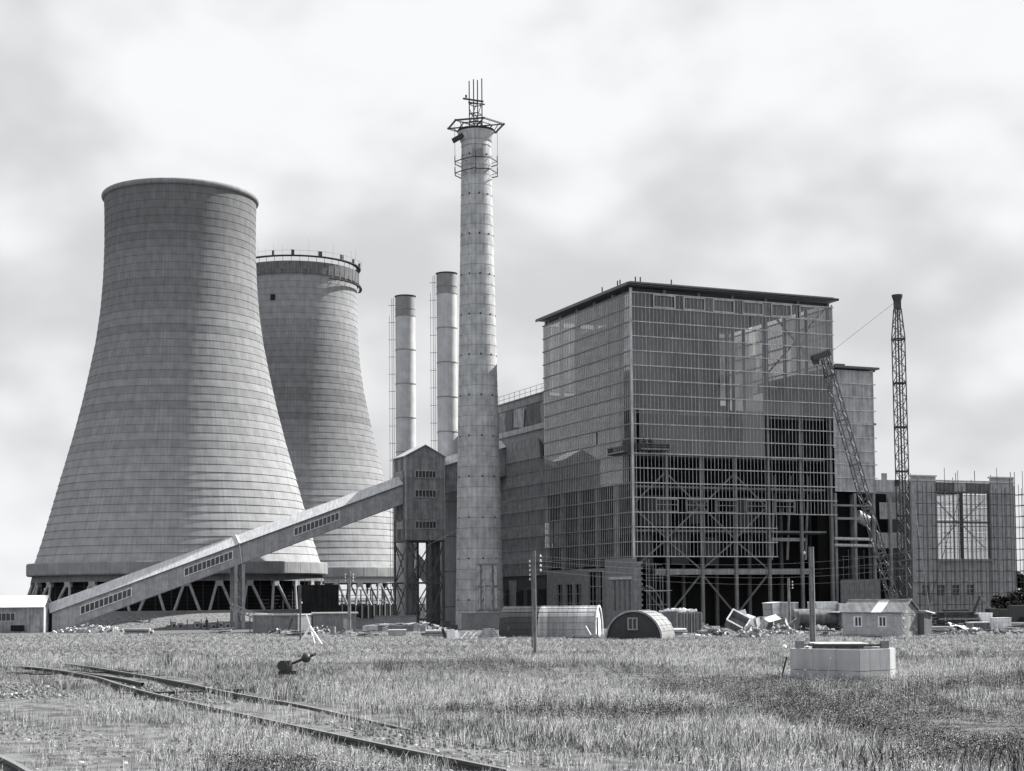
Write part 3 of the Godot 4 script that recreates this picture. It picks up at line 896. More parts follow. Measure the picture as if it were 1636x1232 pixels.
# ---------------------------------------------------------------- chimneys
func chimney_r(y: float) -> float:
	return lerpf(3.72, 2.28, clampf((y + 0.6) / 74.0, 0, 1))
func chimneys() -> void:
	var t := thing("concrete_chimney", "tall concrete chimney with scaffolding and a hoist mast at its unfinished top", "chimney", Vector3(-5.08, 0, -235))
	var n := 48
	for i in n:
		var a := lerpf(-1.4, 73.6, float(i) / n)
		var b := lerpf(-1.4, 73.6, float(i + 1) / n)
		var ra := chimney_r(a)
		var rb := chimney_r(b)
		var s := st()
		lathe(s, [Vector2(ra - 0.03, a), Vector2(ra + 0.025, a + 0.05), Vector2(rb, b - 0.06), Vector2(rb - (0.045 if i % 2 else 0.02), b)], 48, false, 3.0, 8.0)
		obj("concrete_lift", s, M["clift%d" % (rng.randi() % 4)], t)
		if i % 4 == 3:
			for k in 10:
				var th := TAU * (k + 0.3) / 10
				bx("putlog_hole", Vector3(sin(th) * ra, a + 0.1, cos(th) * ra), Vector3(0.22, 0.26, 0.1), M.tar, t, th)
	# stained band where a lift was struck
	var s := st()
	lathe(s, [Vector2(2.3, 73.6), Vector2(2.36, 73.7), Vector2(2.3, 74.4), Vector2(2.45, 74.5), Vector2(2.9, 75.9), Vector2(2.6, 76.0)], 40, false, 3.0, 8.0)
	obj("flared_shutter", s, M.clift2, t)
	s = st()
	lathe(s, [Vector2(0, 76.0), Vector2(2.9, 76.05), Vector2(3.0, 76.25), Vector2(0, 76.3)], 12)
	obj("working_deck", s, M.dark_wood, t)
	bx("dark_cover", Vector3(0.3, 72.2, 2.42), Vector3(1.6, 1.2, 0.2), M.stack_dark, t)
	# six-sided outrigger frame
	var pts := []
	for k in 6:
		var th := TAU * (k + 0.28) / 6
		pts.append(Vector3(sin(th) * 4.45, 77.0, cos(th) * 4.45))
	for k in 6:
		var p: Vector3 = pts[k]
		var q: Vector3 = pts[(k + 1) % 6]
		br("outrigger_beam", p + (p - q) * 0.04, q + (q - p) * 0.04, 0.2, 0.24, M.dark_steel, t)
		br("rafter", p, Vector3(p.x * 0.12, 77.0, p.z * 0.12), 0.14, 0.18, M.dark_steel, t)
		br("inner_beam", p * Vector3(0.6, 1, 0.6), q * Vector3(0.6, 1, 0.6), 0.12, 0.14, M.dark_steel, t)
		br("strut", p * Vector3(0.8, 1, 0.8), Vector3(p.x * 0.5, 75.2, p.z * 0.5), 0.1, 0.1, M.dark_steel, t)
	# hanging cradle rings
	for lv in [71.2, 69.4]:
		for k in 10:
			var th := TAU * k / 10
			var t2 := TAU * (k + 1) / 10
			var p := Vector3(sin(th) * 3.45, lv + 0.15 * sin(k * 2.0), cos(th) * 3.45)
			var q := Vector3(sin(t2) * 3.45, lv + 0.15 * sin(k * 2.0 + 2), cos(t2) * 3.45)
			br("cradle_rail", p, q, 0.11, 0.14, M.dark_steel, t)
			if k % 2 == 0: br("cradle_post", p + Vector3(0, -0.3, 0), p + Vector3(0, 0.9, 0), 0.14, 0.14, M.dark_steel, t)
			br("cradle_bracket", p, Vector3(sin(th) * 2.4, lv - 0.3, cos(th) * 2.4), 0.06, 0.06, M.dark_steel, t)
	for k in 10:
		var th := TAU * k / 10
		br("hanging_rope", Vector3(sin(th) * 3.45, 69.4, cos(th) * 3.45), Vector3(sin(th) * 3.5, 77.0, cos(th) * 3.5), 0.03, 0.03, M.dark_steel, t)
	br("plank", Vector3(-3.6, 74.4, 1.0), Vector3(-1.4, 75.4, 1.8), 0.4, 0.7, M.dark_wood, t)
	# hoist mast
	var hs := [Vector3(-1.0, 0, 0.5), Vector3(-0.35, 0, -0.8), Vector3(0.3, 0, 0.9), Vector3(0.95, 0, -0.4)]
	for k in 4:
		br("mast_pole", hs[k] + Vector3(0, 76.2, 0), hs[k] + Vector3(0, 84.0 + (k % 2) * 0.7, 0), 0.17, 0.17, M.dark_steel, t)
	for lv in [77.6, 78.9, 80.4]:
		for e in [[0, 1], [1, 3], [3, 2], [2, 0]]: br("mast_rail", hs[e[0]] + Vector3(0, lv, 0), hs[e[1]] + Vector3(0, lv, 0), 0.12, 0.12, M.dark_steel, t)
	for e in [[0, 2], [1, 3]]:
		br("mast_brace", hs[e[0]] + Vector3(0, 77.2, 0), hs[e[1]] + Vector3(0, 80.8, 0), 0.09, 0.09, M.dark_steel, t)
		br("mast_brace", hs[e[1]] + Vector3(0, 76.8, 0), hs[e[0]] + Vector3(0, 79.6, 0), 0.09, 0.09, M.dark_steel, t)
	br("jib_beam", Vector3(-2.0, 81.35, 0.2), Vector3(1.2, 80.9, 0), 0.2, 0.24, M.dark_steel, t)
	br("jib_beam", Vector3(-1.2, 81.0, -0.6), Vector3(1.4, 80.6, -0.5), 0.16, 0.2, M.dark_steel, t)
	bx("pulley", Vector3(-1.5, 81.7, 0.2), Vector3(0.3, 0.4, 0.2), M.dark_steel, t)
	# boarded opening at the foot
	var th := 0.36
	var face := Transform3D(Basis(Vector3.UP, th) * Basis(Vector3.RIGHT, -0.019), Vector3(sin(th) * 3.42, 5.3, cos(th) * 3.42))
	for k in 7:
		put("door_plank", box1, M.wood if k % 3 else M.pale_wood, t, face * Transform3D(Basis.from_scale(Vector3(0.42, 6.6, 0.08 + 0.03 * (k % 2))), Vector3(-1.35 + k * 0.45, 0, 0.05)))
	for y in [-3.4, 0.1, 3.4]:
		put("door_rail", box1, M.wood, t, face * Transform3D(Basis.from_scale(Vector3(3.5, 0.22, 0.14)), Vector3(0, y, 0.14)))
	for k in 3:
		put("door_batten", box1, M.pale_wood, t, face * Transform3D(Basis.from_scale(Vector3(0.18, 6.9, 0.12)), Vector3(-1.6 + k * 1.1, -0.1, 0.17)))
	# steel stacks
	for i in 2:
		var top: float = [57.4, 60.4][i]
		var c := thing("steel_chimney", ["slim steel chimney behind the junction tower, leftmost of the two", "slim steel chimney just left of the concrete chimney, nearer of the two"][i], "chimney", [Vector3(-18.8, 0, -272), Vector3(-11.15, 0, -267)][i], 0.0, "slim steel chimneys")
		for k in 11:
			var a := top - 3.4 - k * 6.1
			s = st()
			tube(s, Vector3(0, a, 0), Vector3(0, a + (6.1 if k else 3.4), 0), 1.78, 1.78, 32, false)
			obj("shaft_section", s, M.stack if k > 0 else M.stack_dark, c)
			s = st()
			ring_bar(s, 1.86, a - 0.07, 0.1, 0.14, 32)
			obj("flange", s, M.grey_steel, c)
		s = st()
		lathe(s, [Vector2(1.5, 0), Vector2(1.78, 0), Vector2(1.95, 0.25), Vector2(1.7, 0.3), Vector2(1.6, -2)], 32)
		var cap := obj("cap", s, M.dark_steel, c)
		cap.position.y = top
		s = st()
		lathe(s, [Vector2(1.8, top - 2.2), Vector2(1.84, top - 2.2), Vector2(1.84, top - 2.05), Vector2(1.8, top - 2.05)], 32)
		obj("flange", s, M.grey_steel, c)
		for x in [-2.05, -2.4]: br("ladder_rail", Vector3(x, 2, 0.3), Vector3(x, top - (0.0 if x > -2.2 else 0.2), 0.3), 0.07, 0.07, M.steel, c)
		br("ladder_rail", Vector3(-2.85, 4, 0.1), Vector3(-2.85, top - 3.2, 0.1), 0.06, 0.06, M.steel, c)
		for k in 18: br("ladder_hoop", Vector3(-1.8, top - 1.4 - k * 3.1, 0.3), Vector3(-3.0, top - 1.4 - k * 3.1, 0.15), 0.09, 0.07, M.steel, c)
		s = st()
		for k in 150: bar(s, Vector3(-2.05, top - 0.4 - k * 0.36, 0.3), Vector3(-2.4, top - 0.4 - k * 0.36, 0.3), 0.03)
		obj("rungs", s, M.steel, c, "stuff")

# ---------------------------------------------------------------- coal handling
func window(called: String, fr: Transform3D, w: float, h: float, n: int, m: Material, parent: Node) -> void:
	var s := st()
	for y in [-h / 2, h / 2]: xbox(s, fr * Transform3D(Basis.from_scale(Vector3(w + 0.16, 0.12, 0.12)), Vector3(0, y, 0)))
	for k in n + 1: xbox(s, fr * Transform3D(Basis.from_scale(Vector3(0.09 if k > 0 and k < n else 0.14, h - 0.12, 0.1)), Vector3(-w / 2 + w * k / n, 0, 0)))
	var f := obj(called, s, m, parent)
	for k in n: put("window_pane", box1, M.window, f, fr * Transform3D(Basis.from_scale(Vector3(w / n - 0.1, h - 0.13, 0.02)), Vector3(-w / 2 + w * (k + 0.5) / n, 0, -0.01 - 0.012 * (k % 2))))
func para(s: SurfaceTool, a: Vector3, b: Vector3, up: Vector3, out: Vector3) -> void:
	var p := [a, b, b + up, a + up, a + out, b + out, b + up + out, a + up + out]
	for f in [[4, 7, 6, 5], [0, 1, 2, 3], [0, 3, 7, 4], [1, 5, 6, 2], [3, 2, 6, 7], [0, 4, 5, 1]]:
		quad(s, p[f[0]], p[f[1]], p[f[2]], p[f[3]])
func coal_handling() -> void:
	# ---- inclined gallery
	var t := thing("conveyor_gallery", "long inclined coal conveyor gallery rising from the ground to the junction tower", "conveyor gallery", Vector3(-19, 0, -258), TH)
	var g := 0.3655          # fall per metre along -x
	var top0 := 19.5         # underside at the tower
	var wall_h := 3.3
	var n := 48
	var pw := 56.6 / n
	var s := st()
	para(s, Vector3(-pw + 0.02, -g * pw, 0), Vector3(-0.02, 0, 0), Vector3(0, wall_h, 0), Vector3(0, 0, 0.1))
	s.generate_normals()
	var panel := s.commit()
	for k in n:
		for z in [1.5, -1.6]:
			put("wall_panel", panel, M.asbestos if (k * 7 + int(z)) % 3 else M.asbestos2, t, Transform3D(Basis.IDENTITY, Vector3(-k * pw, top0 - g * k * pw, z)))
		if k < n and k % 1 == 0:
			bx("panel_cover", Vector3(-k * pw, top0 - g * k * pw + wall_h / 2, 1.62), Vector3(0.07, wall_h, 0.05), M.asbestos2, t)
	var rn := 15
	var rw := 57.0 / rn
	s = st()
	para(s, Vector3(-rw + 0.03, -g * rw, 1.85), Vector3(0.0, 0, 1.85), Vector3(0, 1.45, -1.86), Vector3(0, 0.08, 0.03))
	s.generate_normals()
	var rf := s.commit()
	s = st()
	para(s, Vector3(-rw + 0.03, -g * rw, -1.85), Vector3(0.0, 0, -1.85), Vector3(0, 1.45, 1.86), Vector3(0, 0.08, -0.03))
	s.generate_normals()
	var rb := s.commit()
	for k in rn:
		var o := Vector3(-k * rw, top0 + wall_h - 0.1 - g * k * rw, 0)
		put("roof_sheet", rf, M.asbestos_roof, t, Transform3D(Basis.IDENTITY, o))
		put("roof_sheet", rb, M.asbestos_roof, t, Transform3D(Basis.IDENTITY, o))
	s = st()
	para(s, Vector3(-56.6, top0 - g * 56.6 - 0.12, 1.58), Vector3(0, top0 - 0.12, 1.58), Vector3(0, 0.12, 0), Vector3(0, 0, -3.2))
	obj("floor_deck", s, M.dark_concrete, t)
	s = st()
	para(s, Vector3(-56.6, top0 + wall_h - 0.22 - g * 56.6, 1.62), Vector3(0, top0 + wall_h - 0.22, 1.62), Vector3(0, 0.2, 0), Vector3(0, 0, 0.22))
	obj("eaves_board", s, M.dark_sheet, t)
	var sl := atan(g)
	for w in [[52.4, 44.7], [36.5, 28.8], [18.7, 11.1]]:
		var mx: float = -(w[0] + w[1]) / 2
		var sh := Transform3D(Basis(Vector3(1, g, 0), Vector3.UP, Vector3.BACK), Vector3(mx, top0 + g * mx + wall_h - 1.42, 1.68))
		window("window", sh, w[0] - w[1], 1.25, 11, M.white, t)
	# white joint and its trestle
	for z in [1.72]:
		br("joint_cover", Vector3(-27.3, top0 - g * 27.3, z), Vector3(-27.7, top0 - g * 27.7 + wall_h, z), 0.22, 0.1, M.white, t)
	br("joint_cover", Vector3(-27.7, top0 - g * 27.7 + wall_h + 0.05, 1.95), Vector3(-27.9, top0 - g * 27.7 + wall_h + 1.5, 0), 0.22, 0.1, M.white, t)
	for z in [1.4, -1.4]:
		for x in [-27.0, -28.2]:
			br("trestle_leg", Vector3(x, -1.4, z), Vector3(x, top0 - g * 27.6 - 0.05, z), 0.42, 0.5, M.asbestos2, t)
	for k in 9:
		br("trestle_brace", Vector3(-27.0, k * 1.05, 1.4), Vector3(-28.2, k * 1.05 + (1.0 if k % 2 else 0.4), 1.4), 0.12, 0.12, M.steel, t)
	for k in 4: br("trestle_brace", Vector3(-27.5, 0.2 + k * 2.2, 1.4), Vector3(-27.5, 2.0 + k * 2.2, -1.4), 0.14, 0.14, M.steel, t)
	# ---- junction tower
	t = thing("junction_tower", "sheet clad coal junction tower with pitched roof standing on open steel legs", "junction tower", Vector3(-17.7, 0, -255), TH)
	var W := 6.9
	var D := 6.5
	var yb := 13.4
	var ye := 27.4
	var yr := 29.3
	for r in 4:
		var y := yb + (ye - yb) * (r + 0.5) / 4
		var h := (ye - yb) / 4 - 0.03
		for k in 5:
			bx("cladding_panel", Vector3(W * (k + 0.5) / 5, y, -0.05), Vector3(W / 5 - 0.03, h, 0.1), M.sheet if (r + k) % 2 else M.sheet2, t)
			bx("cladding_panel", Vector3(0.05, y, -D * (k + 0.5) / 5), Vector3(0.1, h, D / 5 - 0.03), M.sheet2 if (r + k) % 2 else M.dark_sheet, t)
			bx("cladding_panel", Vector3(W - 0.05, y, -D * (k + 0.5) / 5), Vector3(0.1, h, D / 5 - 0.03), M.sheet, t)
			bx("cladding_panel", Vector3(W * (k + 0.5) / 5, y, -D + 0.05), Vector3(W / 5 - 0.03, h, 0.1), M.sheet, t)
		bx("sheet_lap", Vector3(W / 2, yb + (ye - yb) * r / 4, 0.03), Vector3(W + 0.1, 0.1, 0.06), M.sheet, t)
	bx("corner_flashing", Vector3(0.0, (yb + ye) / 2, 0.02), Vector3(0.2, ye - yb, 0.2), M.clad, t)
	bx("corner_flashing", Vector3(W, (yb + ye) / 2, 0.02), Vector3(0.16, ye - yb, 0.18), M.clad2, t)
	s = st()
	for z in [-0.02, -D + 0.02]:
		tri(s, Vector3(0, ye, z), Vector3(W / 2, yr - 0.1, z), Vector3(W, ye, z))
	obj("gable", s, M.sheet, t)
	for sgn in [0, 1]:
		s = st()
		var xe := -0.3 if sgn == 0 else W + 0.3
		para(s, Vector3(xe, ye - 0.1, 0.35), Vector3(xe, ye - 0.1, -D - 0.3), Vector3(W / 2 - xe, yr - ye + 0.1, 0), Vector3(0, 0.12, 0))
		obj("roof", s, M.asbestos_roof, t)
	for y in [24.4, 21.15, 15.9]:
		window("window", Transform3D(Basis.IDENTITY, Vector3(3.5, y, 0.08)), 3.7, 1.2, 6, M.clad, t)
	for y in [24.3, 15.9]:
		window("window", Transform3D(Basis(Vector3.UP, -PI / 2), Vector3(-0.08, y, -3.1)), 3.2, 1.2, 4, M.clad, t)
	bx("floor", Vector3(W / 2, yb - 0.15, -D / 2), Vector3(W, 0.3, D), M.dark_steel, t)
	var feet := [Vector3(0.2, 0, -0.2), Vector3(W - 0.2, 0, -0.2), Vector3(0.2, 0, -D + 0.2), Vector3(W - 0.2, 0, -D + 0.2), Vector3(W * 0.62, 0, -0.2), Vector3(W * 0.62, 0, -D + 0.2)]
	for p in feet: bx("leg", p + Vector3(0, 6.0, 0), Vector3(0.36, 14.8, 0.36), M.steel, t)
	for z in [-0.2, -D + 0.2]:
		for y in [6.0, -0.2]: bx("leg_beam", Vector3(W / 2, y + 0.2, z), Vector3(W, 0.28, 0.24), M.steel, t)
		for y in [0.2, 6.4]:
			br("leg_brace", Vector3(0.3, y, z), Vector3(W * 0.62, y + 6.2, z), 0.16, 0.16, M.steel, t)
			br("leg_brace", Vector3(W * 0.62, y, z), Vector3(0.3, y + 6.2, z), 0.16, 0.16, M.steel, t)
			br("leg_brace", Vector3(W * 0.62, y, z), Vector3(W - 0.3, y + 6.2, z), 0.16, 0.16, M.steel, t)
	for x in [0.2, W - 0.2]:
		for y in [0.2, 6.4]:
			br("leg_brace", Vector3(x, y, -0.3), Vector3(x, y + 6.2, -D + 0.3), 0.16, 0.16, M.steel, t)
			br("leg_brace", Vector3(x, y, -D + 0.3), Vector3(x, y + 6.2, -0.3), 0.16, 0.16, M.steel, t)
	s = st()
	tube(s, Vector3(1.0, -1.2, -1.4), Vector3(1.0, 13.2, -1.4), 0.85, 0.85, 14)
	obj("coal_chute", s, M.stack_dark, t)
	s = st()
	sbox(s, Vector3(W - 0.9, 6.0, -3.4), Vector3(1.5, 14.6, 3.0))
	obj("stair_shaft", s, M.dark_sheet, t)
	# ---- short upper gallery to the bunkers
	t = thing("upper_gallery", "short sheet clad gallery running from the junction tower behind the concrete chimney", "conveyor gallery", Vector3(-17.7, 0, -255) + Basis(Vector3.UP, TH) * Vector3(W, 0, 0), TH)
	for z in [-1.2, -4.6]:
		s = st()
		para(s, Vector3(0, 21.0, z), Vector3(11.7, 24.6, z), Vector3(0, 5.0, 0), Vector3(0, 0, 0.1))
		obj("side_wall", s, M.sheet2, t)
	for sgn in [0, 1]:
		s = st()
		para(s, Vector3(0, 25.9, -0.8 if sgn == 0 else -5.0), Vector3(11.7, 29.5, -0.8 if sgn == 0 else -5.0), Vector3(0, 1.3, -2.1 if sgn == 0 else 2.1), Vector3(0, 0.08, 0))
		obj("roof", s, M.asbestos_roof, t)
	s = st()
	para(s, Vector3(0, 20.9, -1.1), Vector3(11.7, 24.5, -1.1), Vector3(0, 0.12, 0), Vector3(0, 0, -3.5))
	obj("floor_deck", s, M.dark_steel, t)
	# ---- flue duct leaning behind the legs
	t = thing("flue_duct", "grey tapered flue duct slanting down behind the junction tower legs", "duct", Vector3(-13.6, 0, -268), 0.2)
	s = st()
	para(s, Vector3(-3.6, 8.4, 1), Vector3(-0.6, 5.0, 1), Vector3(0.4, 3.2, 0), Vector3(0, 0, -2.4))
	obj("duct_body", s, M.stack, t)
	s = st()
	para(s, Vector3(-0.7, 4.9, 1.05), Vector3(1.4, -1.2, 1.05), Vector3(2.2, 0.6, 0), Vector3(0, 0, -2.5))
	obj("duct_body", s, M.stack, t)
	# ---- low building at the gallery's foot
	t = thing("gallery_foot_building", "low sheet building with bright roof at the lower end of the conveyor", "shed", Vector3(-78.2, -0.9, -233.5), 0.1)
	s = st()
	holed(s, Transform3D(Basis.IDENTITY, Vector3(0, 0, 3.0)), -9, -0.4, 7.2, 3.75, 0.15, [[-0.3, 1.7, 3.0, 2.9]])
	obj("front_wall", s, M.sheet, t)
	bx("end_wall", Vector3(7.15, 1.7, 0), Vector3(0.14, 4.2, 6.0), M.clad, t)
	bx("back_wall", Vector3(-0.9, 1.7, -3.0), Vector3(16.2, 4.2, 0.15), M.sheet, t)
	window("window", Transform3D(Basis.IDENTITY, Vector3(1.35, 2.3, 3.03)), 3.3, 1.2, 5, M.clad, t)
	bx("door", Vector3(6.0, 1.2, 3.1), Vector3(1.3, 2.7, 0.08), M.clad2, t)
	bx("dark_hatch", Vector3(3.4, 0.6, 3.1), Vector3(2.0, 0.9, 0.1), M.tar, t)
	for sgn in [0, 1]:
		for k in 8:
			s = st()
			var z := 3.4 if sgn == 0 else -3.4
			para(s, Vector3(-9 + k * 2.05, 3.7, z), Vector3(-9 + k * 2.05 + 2.02, 3.7, z), Vector3(0, 1.75, -3.4 if sgn == 0 else 3.4), Vector3(0, 0.08, 0))
			obj("roof_sheet", s, M.white, t)
	s = st()
	tri(s, Vector3(7.1, 3.7, 3.0), Vector3(7.1, 5.3, 0), Vector3(7.1, 3.7, -3.0))
	obj("gable", s, M.clad, t)

# ---------------------------------------------------------------- derrick
func lattice(t: Node, a: Vector3, b: Vector3, wa: float, wb: float, side: Vector3, n: int, m: Material, called: String, lace: Material) -> void:
	var ax := (b - a).normalized()
	var u := side.normalized()
	var v := ax.cross(u).normalized()
	var corner := [Vector2(-1, -1), Vector2(1, -1), Vector2(1, 1), Vector2(-1, 1)]
	var at_c := func(k: int, f: float) -> Vector3:
		var w := lerpf(wa, wb, f) / 2
		return a.lerp(b, f) + u * corner[k % 4].x * w + v * corner[k % 4].y * w
	for k in 4: br(called + "_chord", at_c.call(k, 0.0), at_c.call(k, 1.0), 0.13, 0.13, m, t)
	for i in n:
		var f0 := float(i) / n
		var f1 := float(i + 1) / n
		for k in 4:
			if (i + k) % 2: br(called + "_lacing", at_c.call(k, f0), at_c.call(k + 1, f1), 0.08, 0.08, lace, t)
			else: br(called + "_lacing", at_c.call(k + 1, f0), at_c.call(k, f1), 0.08, 0.08, lace, t)
			if i % 6 == 0: br(called + "_ring", at_c.call(k, f0), at_c.call(k + 1, f0), 0.16, 0.2, m, t)
func crane() -> void:
	var foot := Vector3(55.0, -0.9, -218)
	var t := thing("guyed_derrick_crane", "tall guyed derrick crane with lattice mast and a lattice jib leaning left", "crane", foot, 0.12)
	var inv := Basis(Vector3.UP, -0.12)
	var loc := func(x: float, y: float, z: float) -> Vector3: return inv * (Vector3(x, y, z) - foot)
	var mf: Vector3 = loc.call(55.9, 0.4, -218.0)
	var mt: Vector3 = loc.call(55.6, 44.6, -218.0)
	lattice(t, mf + (mt - mf) * 0.0, mf.lerp(mt, 0.04), 0.5, 1.45, Vector3.RIGHT, 2, M.dark_steel, "mast", M.dark_steel)
	lattice(t, mf.lerp(mt, 0.04), mf.lerp(mt, 0.9), 1.4, 1.4, Vector3.RIGHT, 36, M.dark_steel, "mast", M.steel)
	lattice(t, mf.lerp(mt, 0.9), mt, 1.45, 0.8, Vector3.RIGHT, 4, M.dark_steel, "mast", M.steel)
	br("mast_core", mf, mt, 0.18, 0.18, M.dark_steel, t)
	bx("mast_head", mt + Vector3(0, 0.9, 0), Vector3(0.85, 1.9, 0.8), M.dark_steel, t)
	var s := st()
	lathe(s, [Vector2(0.35, 0), Vector2(0.75, 1.2), Vector2(0.8, 1.5), Vector2(0.0, 1.55)], 14)
	obj("guy_cap", s, M.dark_steel, t).position = mt + Vector3(0, 0.5, 0)
	var jf: Vector3 = loc.call(54.4, 1.0, -217.2)
	var jt: Vector3 = loc.call(44.7, 37.3, -216.2)
	var side := (jt - jf).cross(Vector3.BACK).normalized()
	lattice(t, jf, jf.lerp(jt, 0.06), 0.4, 1.1, side, 2, M.steel, "jib", M.steel2)
	lattice(t, jf.lerp(jt, 0.06), jf.lerp(jt, 0.93), 1.2, 1.2, side, 30, M.steel, "jib", M.steel2)
	lattice(t, jf.lerp(jt, 0.93), jt, 1.15, 0.8, side, 3, M.dark_steel, "jib", M.grey_steel)
	br("jib_head", jt + Vector3(-1.9, -0.1, 0), jt + Vector3(0.7, 0.75, 0), 0.9, 0.8, M.dark_steel, t)
	bx("sheave", jt + Vector3(-1.3, -0.5, 0), Vector3(0.8, 0.8, 0.3), M.dark_steel, t)
	for k in 3: br("luffing_rope", mt + Vector3(0, 1.2, 0.2 * (k - 1)), jt + Vector3(0.4, 0.5, 0.25 * (k - 1)), 0.014, 0.014, M.steel, t)
	br("hoist_rope", loc.call(57.2, 21.0, -219.0), loc.call(58.4, -0.8, -214.0), 0.07, 0.07, M.clad, t)
	bx("turntable", mf + Vector3(-0.6, -0.8, 0.3), Vector3(4.2, 0.7, 3.4), M.dark_steel, t)
	bx("winch_house", mf + Vector3(-1.2, 0.6, -2.0), Vector3(2.6, 2.2, 2.2), M.dark_steel, t)
# ---------------------------------------------------------------- yard
func on(x: float, z: float, dy := 0.0) -> Vector3: return Vector3(x, gy(x, z) + dy, z)
func nissen(label: String, at: Vector3, turn: float, r: float, L: float, pale: Callable, win: bool) -> void:
	var t := thing("nissen_hut", label, "hut", at, turn, "corrugated Nissen huts")
	# local x runs along the hut; ends at 0 and -L
	var n := int(L / 0.85)
	for k in n:
		var s := st()
		var x0 := -L * k / n
		var x1 := -L * (k + 1) / n
		for i in 28:
			var a := PI * i / 28 - 0.06
			var b := PI * (i + 1) / 28 - 0.06 + (0.12 if i == 27 else 0.0)
			var rr := r + (0.035 if (i % 2) else 0.0)
			var p := Vector3(0, sin(a) * rr, cos(a) * rr)
			var q := Vector3(0, sin(b) * rr, cos(b) * rr)
			s.set_smooth_group(-1)
			quad(s, p + Vector3(x0, 0, 0), p + Vector3(x1 + 0.02, 0, 0), q + Vector3(x1 + 0.02, 0, 0), q + Vector3(x0, 0, 0))
		obj("curved_sheet", s, pale.call(k, n), t)
	for e in [0, 1]:
		var s := st()
		var x := -0.12 if e == 0 else -L + 0.12
		for i in 24:
			var a := PI * i / 24
			var b := PI * (i + 1) / 24
			tri(s, Vector3(x, 0, 0), Vector3(x, sin(a), cos(a)) * Vector3(1, r, r) , Vector3(x, sin(b), cos(b)) * Vector3(1, r, r))
		obj("end_wall", s, M.block_dark if e == 0 and win else M.white, t)
	var s := st()
	for i in 24:
		var a := PI * i / 24
		var b := PI * (i + 1) / 24
		bar(s, Vector3(0.02, sin(a) * r, cos(a) * r), Vector3(0.02, sin(b) * r, cos(b) * r), 0.1, 0.16)
	obj("end_trim", s, M.clad2 if win else M.white, t)
	if win: window("window", Transform3D(Basis(Vector3.UP, PI / 2), Vector3(-0.06, r * 0.55, 0.1)), 0.8, 1.0, 2, M.sheet, t)
	else:
		bx("door", Vector3(-0.08, 0.95, 0.5), Vector3(0.06, 1.9, 0.85), M.dark_wood, t)
func pile(called: String, label: String, cat: String, at: Vector3, r: Vector3, n: int, mats: Array, sz: float, piece: String) -> void:
	var t := thing(called, label, cat, at)
	var s := st()
	lathe(s, [Vector2(1.0, -0.1), Vector2(0.8, 0.25), Vector2(0.5, 0.55), Vector2(0.2, 0.7), Vector2(0, 0.72)], 14, true)
	var core := obj("mound", s, M.earth, t)
	core.scale = r * Vector3(0.9, 0.7, 0.9)
	for k in n:
		var a := rng.randf() * TAU
		var q := sqrt(rng.randf())
		var h := maxf(0.02, (1.0 - q) * 0.8)
		var p := Vector3(cos(a) * q * r.x, h * r.y, sin(a) * q * r.z)
		var e := Vector3(rng.randf_range(0.4, 1.4), rng.randf_range(0.25, 0.8), rng.randf_range(0.4, 1.1)) * sz
		put(piece, box1, mats[rng.randi() % mats.size()], t, Transform3D(Basis.from_euler(Vector3(rng.randf() * 3, rng.randf() * 6, rng.randf() * 3)).scaled_local(e), p))
func crate(label: String, at: Vector3, size: Vector3, turn: float, tilt: float, m: Material, m2: Material, group := "tall pale packing cases") -> void:
	var t := thing("packing_case", label, "crate", at, turn, group)
	var b := Basis(Vector3.BACK, tilt)
	for k in 4:
		put("front_board", box1, m, t, Transform3D(b.scaled_local(Vector3(size.x - 0.1, size.y / 4 - 0.03, 0.06)), b * Vector3(0, size.y * (k + 0.5) / 4, size.z / 2)))
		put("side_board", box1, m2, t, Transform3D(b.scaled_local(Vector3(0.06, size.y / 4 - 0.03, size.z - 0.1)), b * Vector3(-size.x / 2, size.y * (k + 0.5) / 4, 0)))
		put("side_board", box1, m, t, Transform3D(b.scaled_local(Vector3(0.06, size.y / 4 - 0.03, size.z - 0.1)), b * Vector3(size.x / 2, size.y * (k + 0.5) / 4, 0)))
	for sx in [-1, 1]: put("batten", box1, m2, t, Transform3D(b.scaled_local(Vector3(0.14, size.y, 0.1)), b * Vector3(sx * (size.x / 2 - 0.06), size.y / 2, size.z / 2 + 0.05)))
	put("lid", box1, M.white, t, Transform3D(b.scaled_local(Vector3(size.x + 0.08, 0.08, size.z + 0.08)), b * Vector3(0, size.y + 0.03, 0)))
	put("back", box1, m2, t, Transform3D(b.scaled_local(Vector3(size.x - 0.1, size.y - 0.05, 0.06)), b * Vector3(0, size.y / 2, -size.z / 2)))
func pole(label: String, at: Vector3, h: float, r: float, pins: int, side: float, arms := false) -> void:
	var t := thing("utility_pole", label, "pole", at, 0.0, "wooden utility poles")
	var s := st()
	tube(s, Vector3(0, -0.6, 0), Vector3(0, h, 0), r, r * 0.8, 10)
	obj("shaft", s, M.wood if r > 0.12 else M.steel, t)
	for k in pins:
		var y := h - 0.45 - k * 0.33
		for e in ([1, -1] if arms else [1]):
			br("pin", Vector3(0, y, 0), Vector3(side * e * 0.42, y + 0.02, 0), 0.04, 0.04, M.iron, t)
			s = st()
			lathe(s, [Vector2(0.0, 0), Vector2(0.075, 0.0), Vector2(0.05, 0.08), Vector2(0.06, 0.13), Vector2(0, 0.18)], 8, true)
			obj("insulator", s, M.white, t).position = Vector3(side * e * 0.42, y, 0)
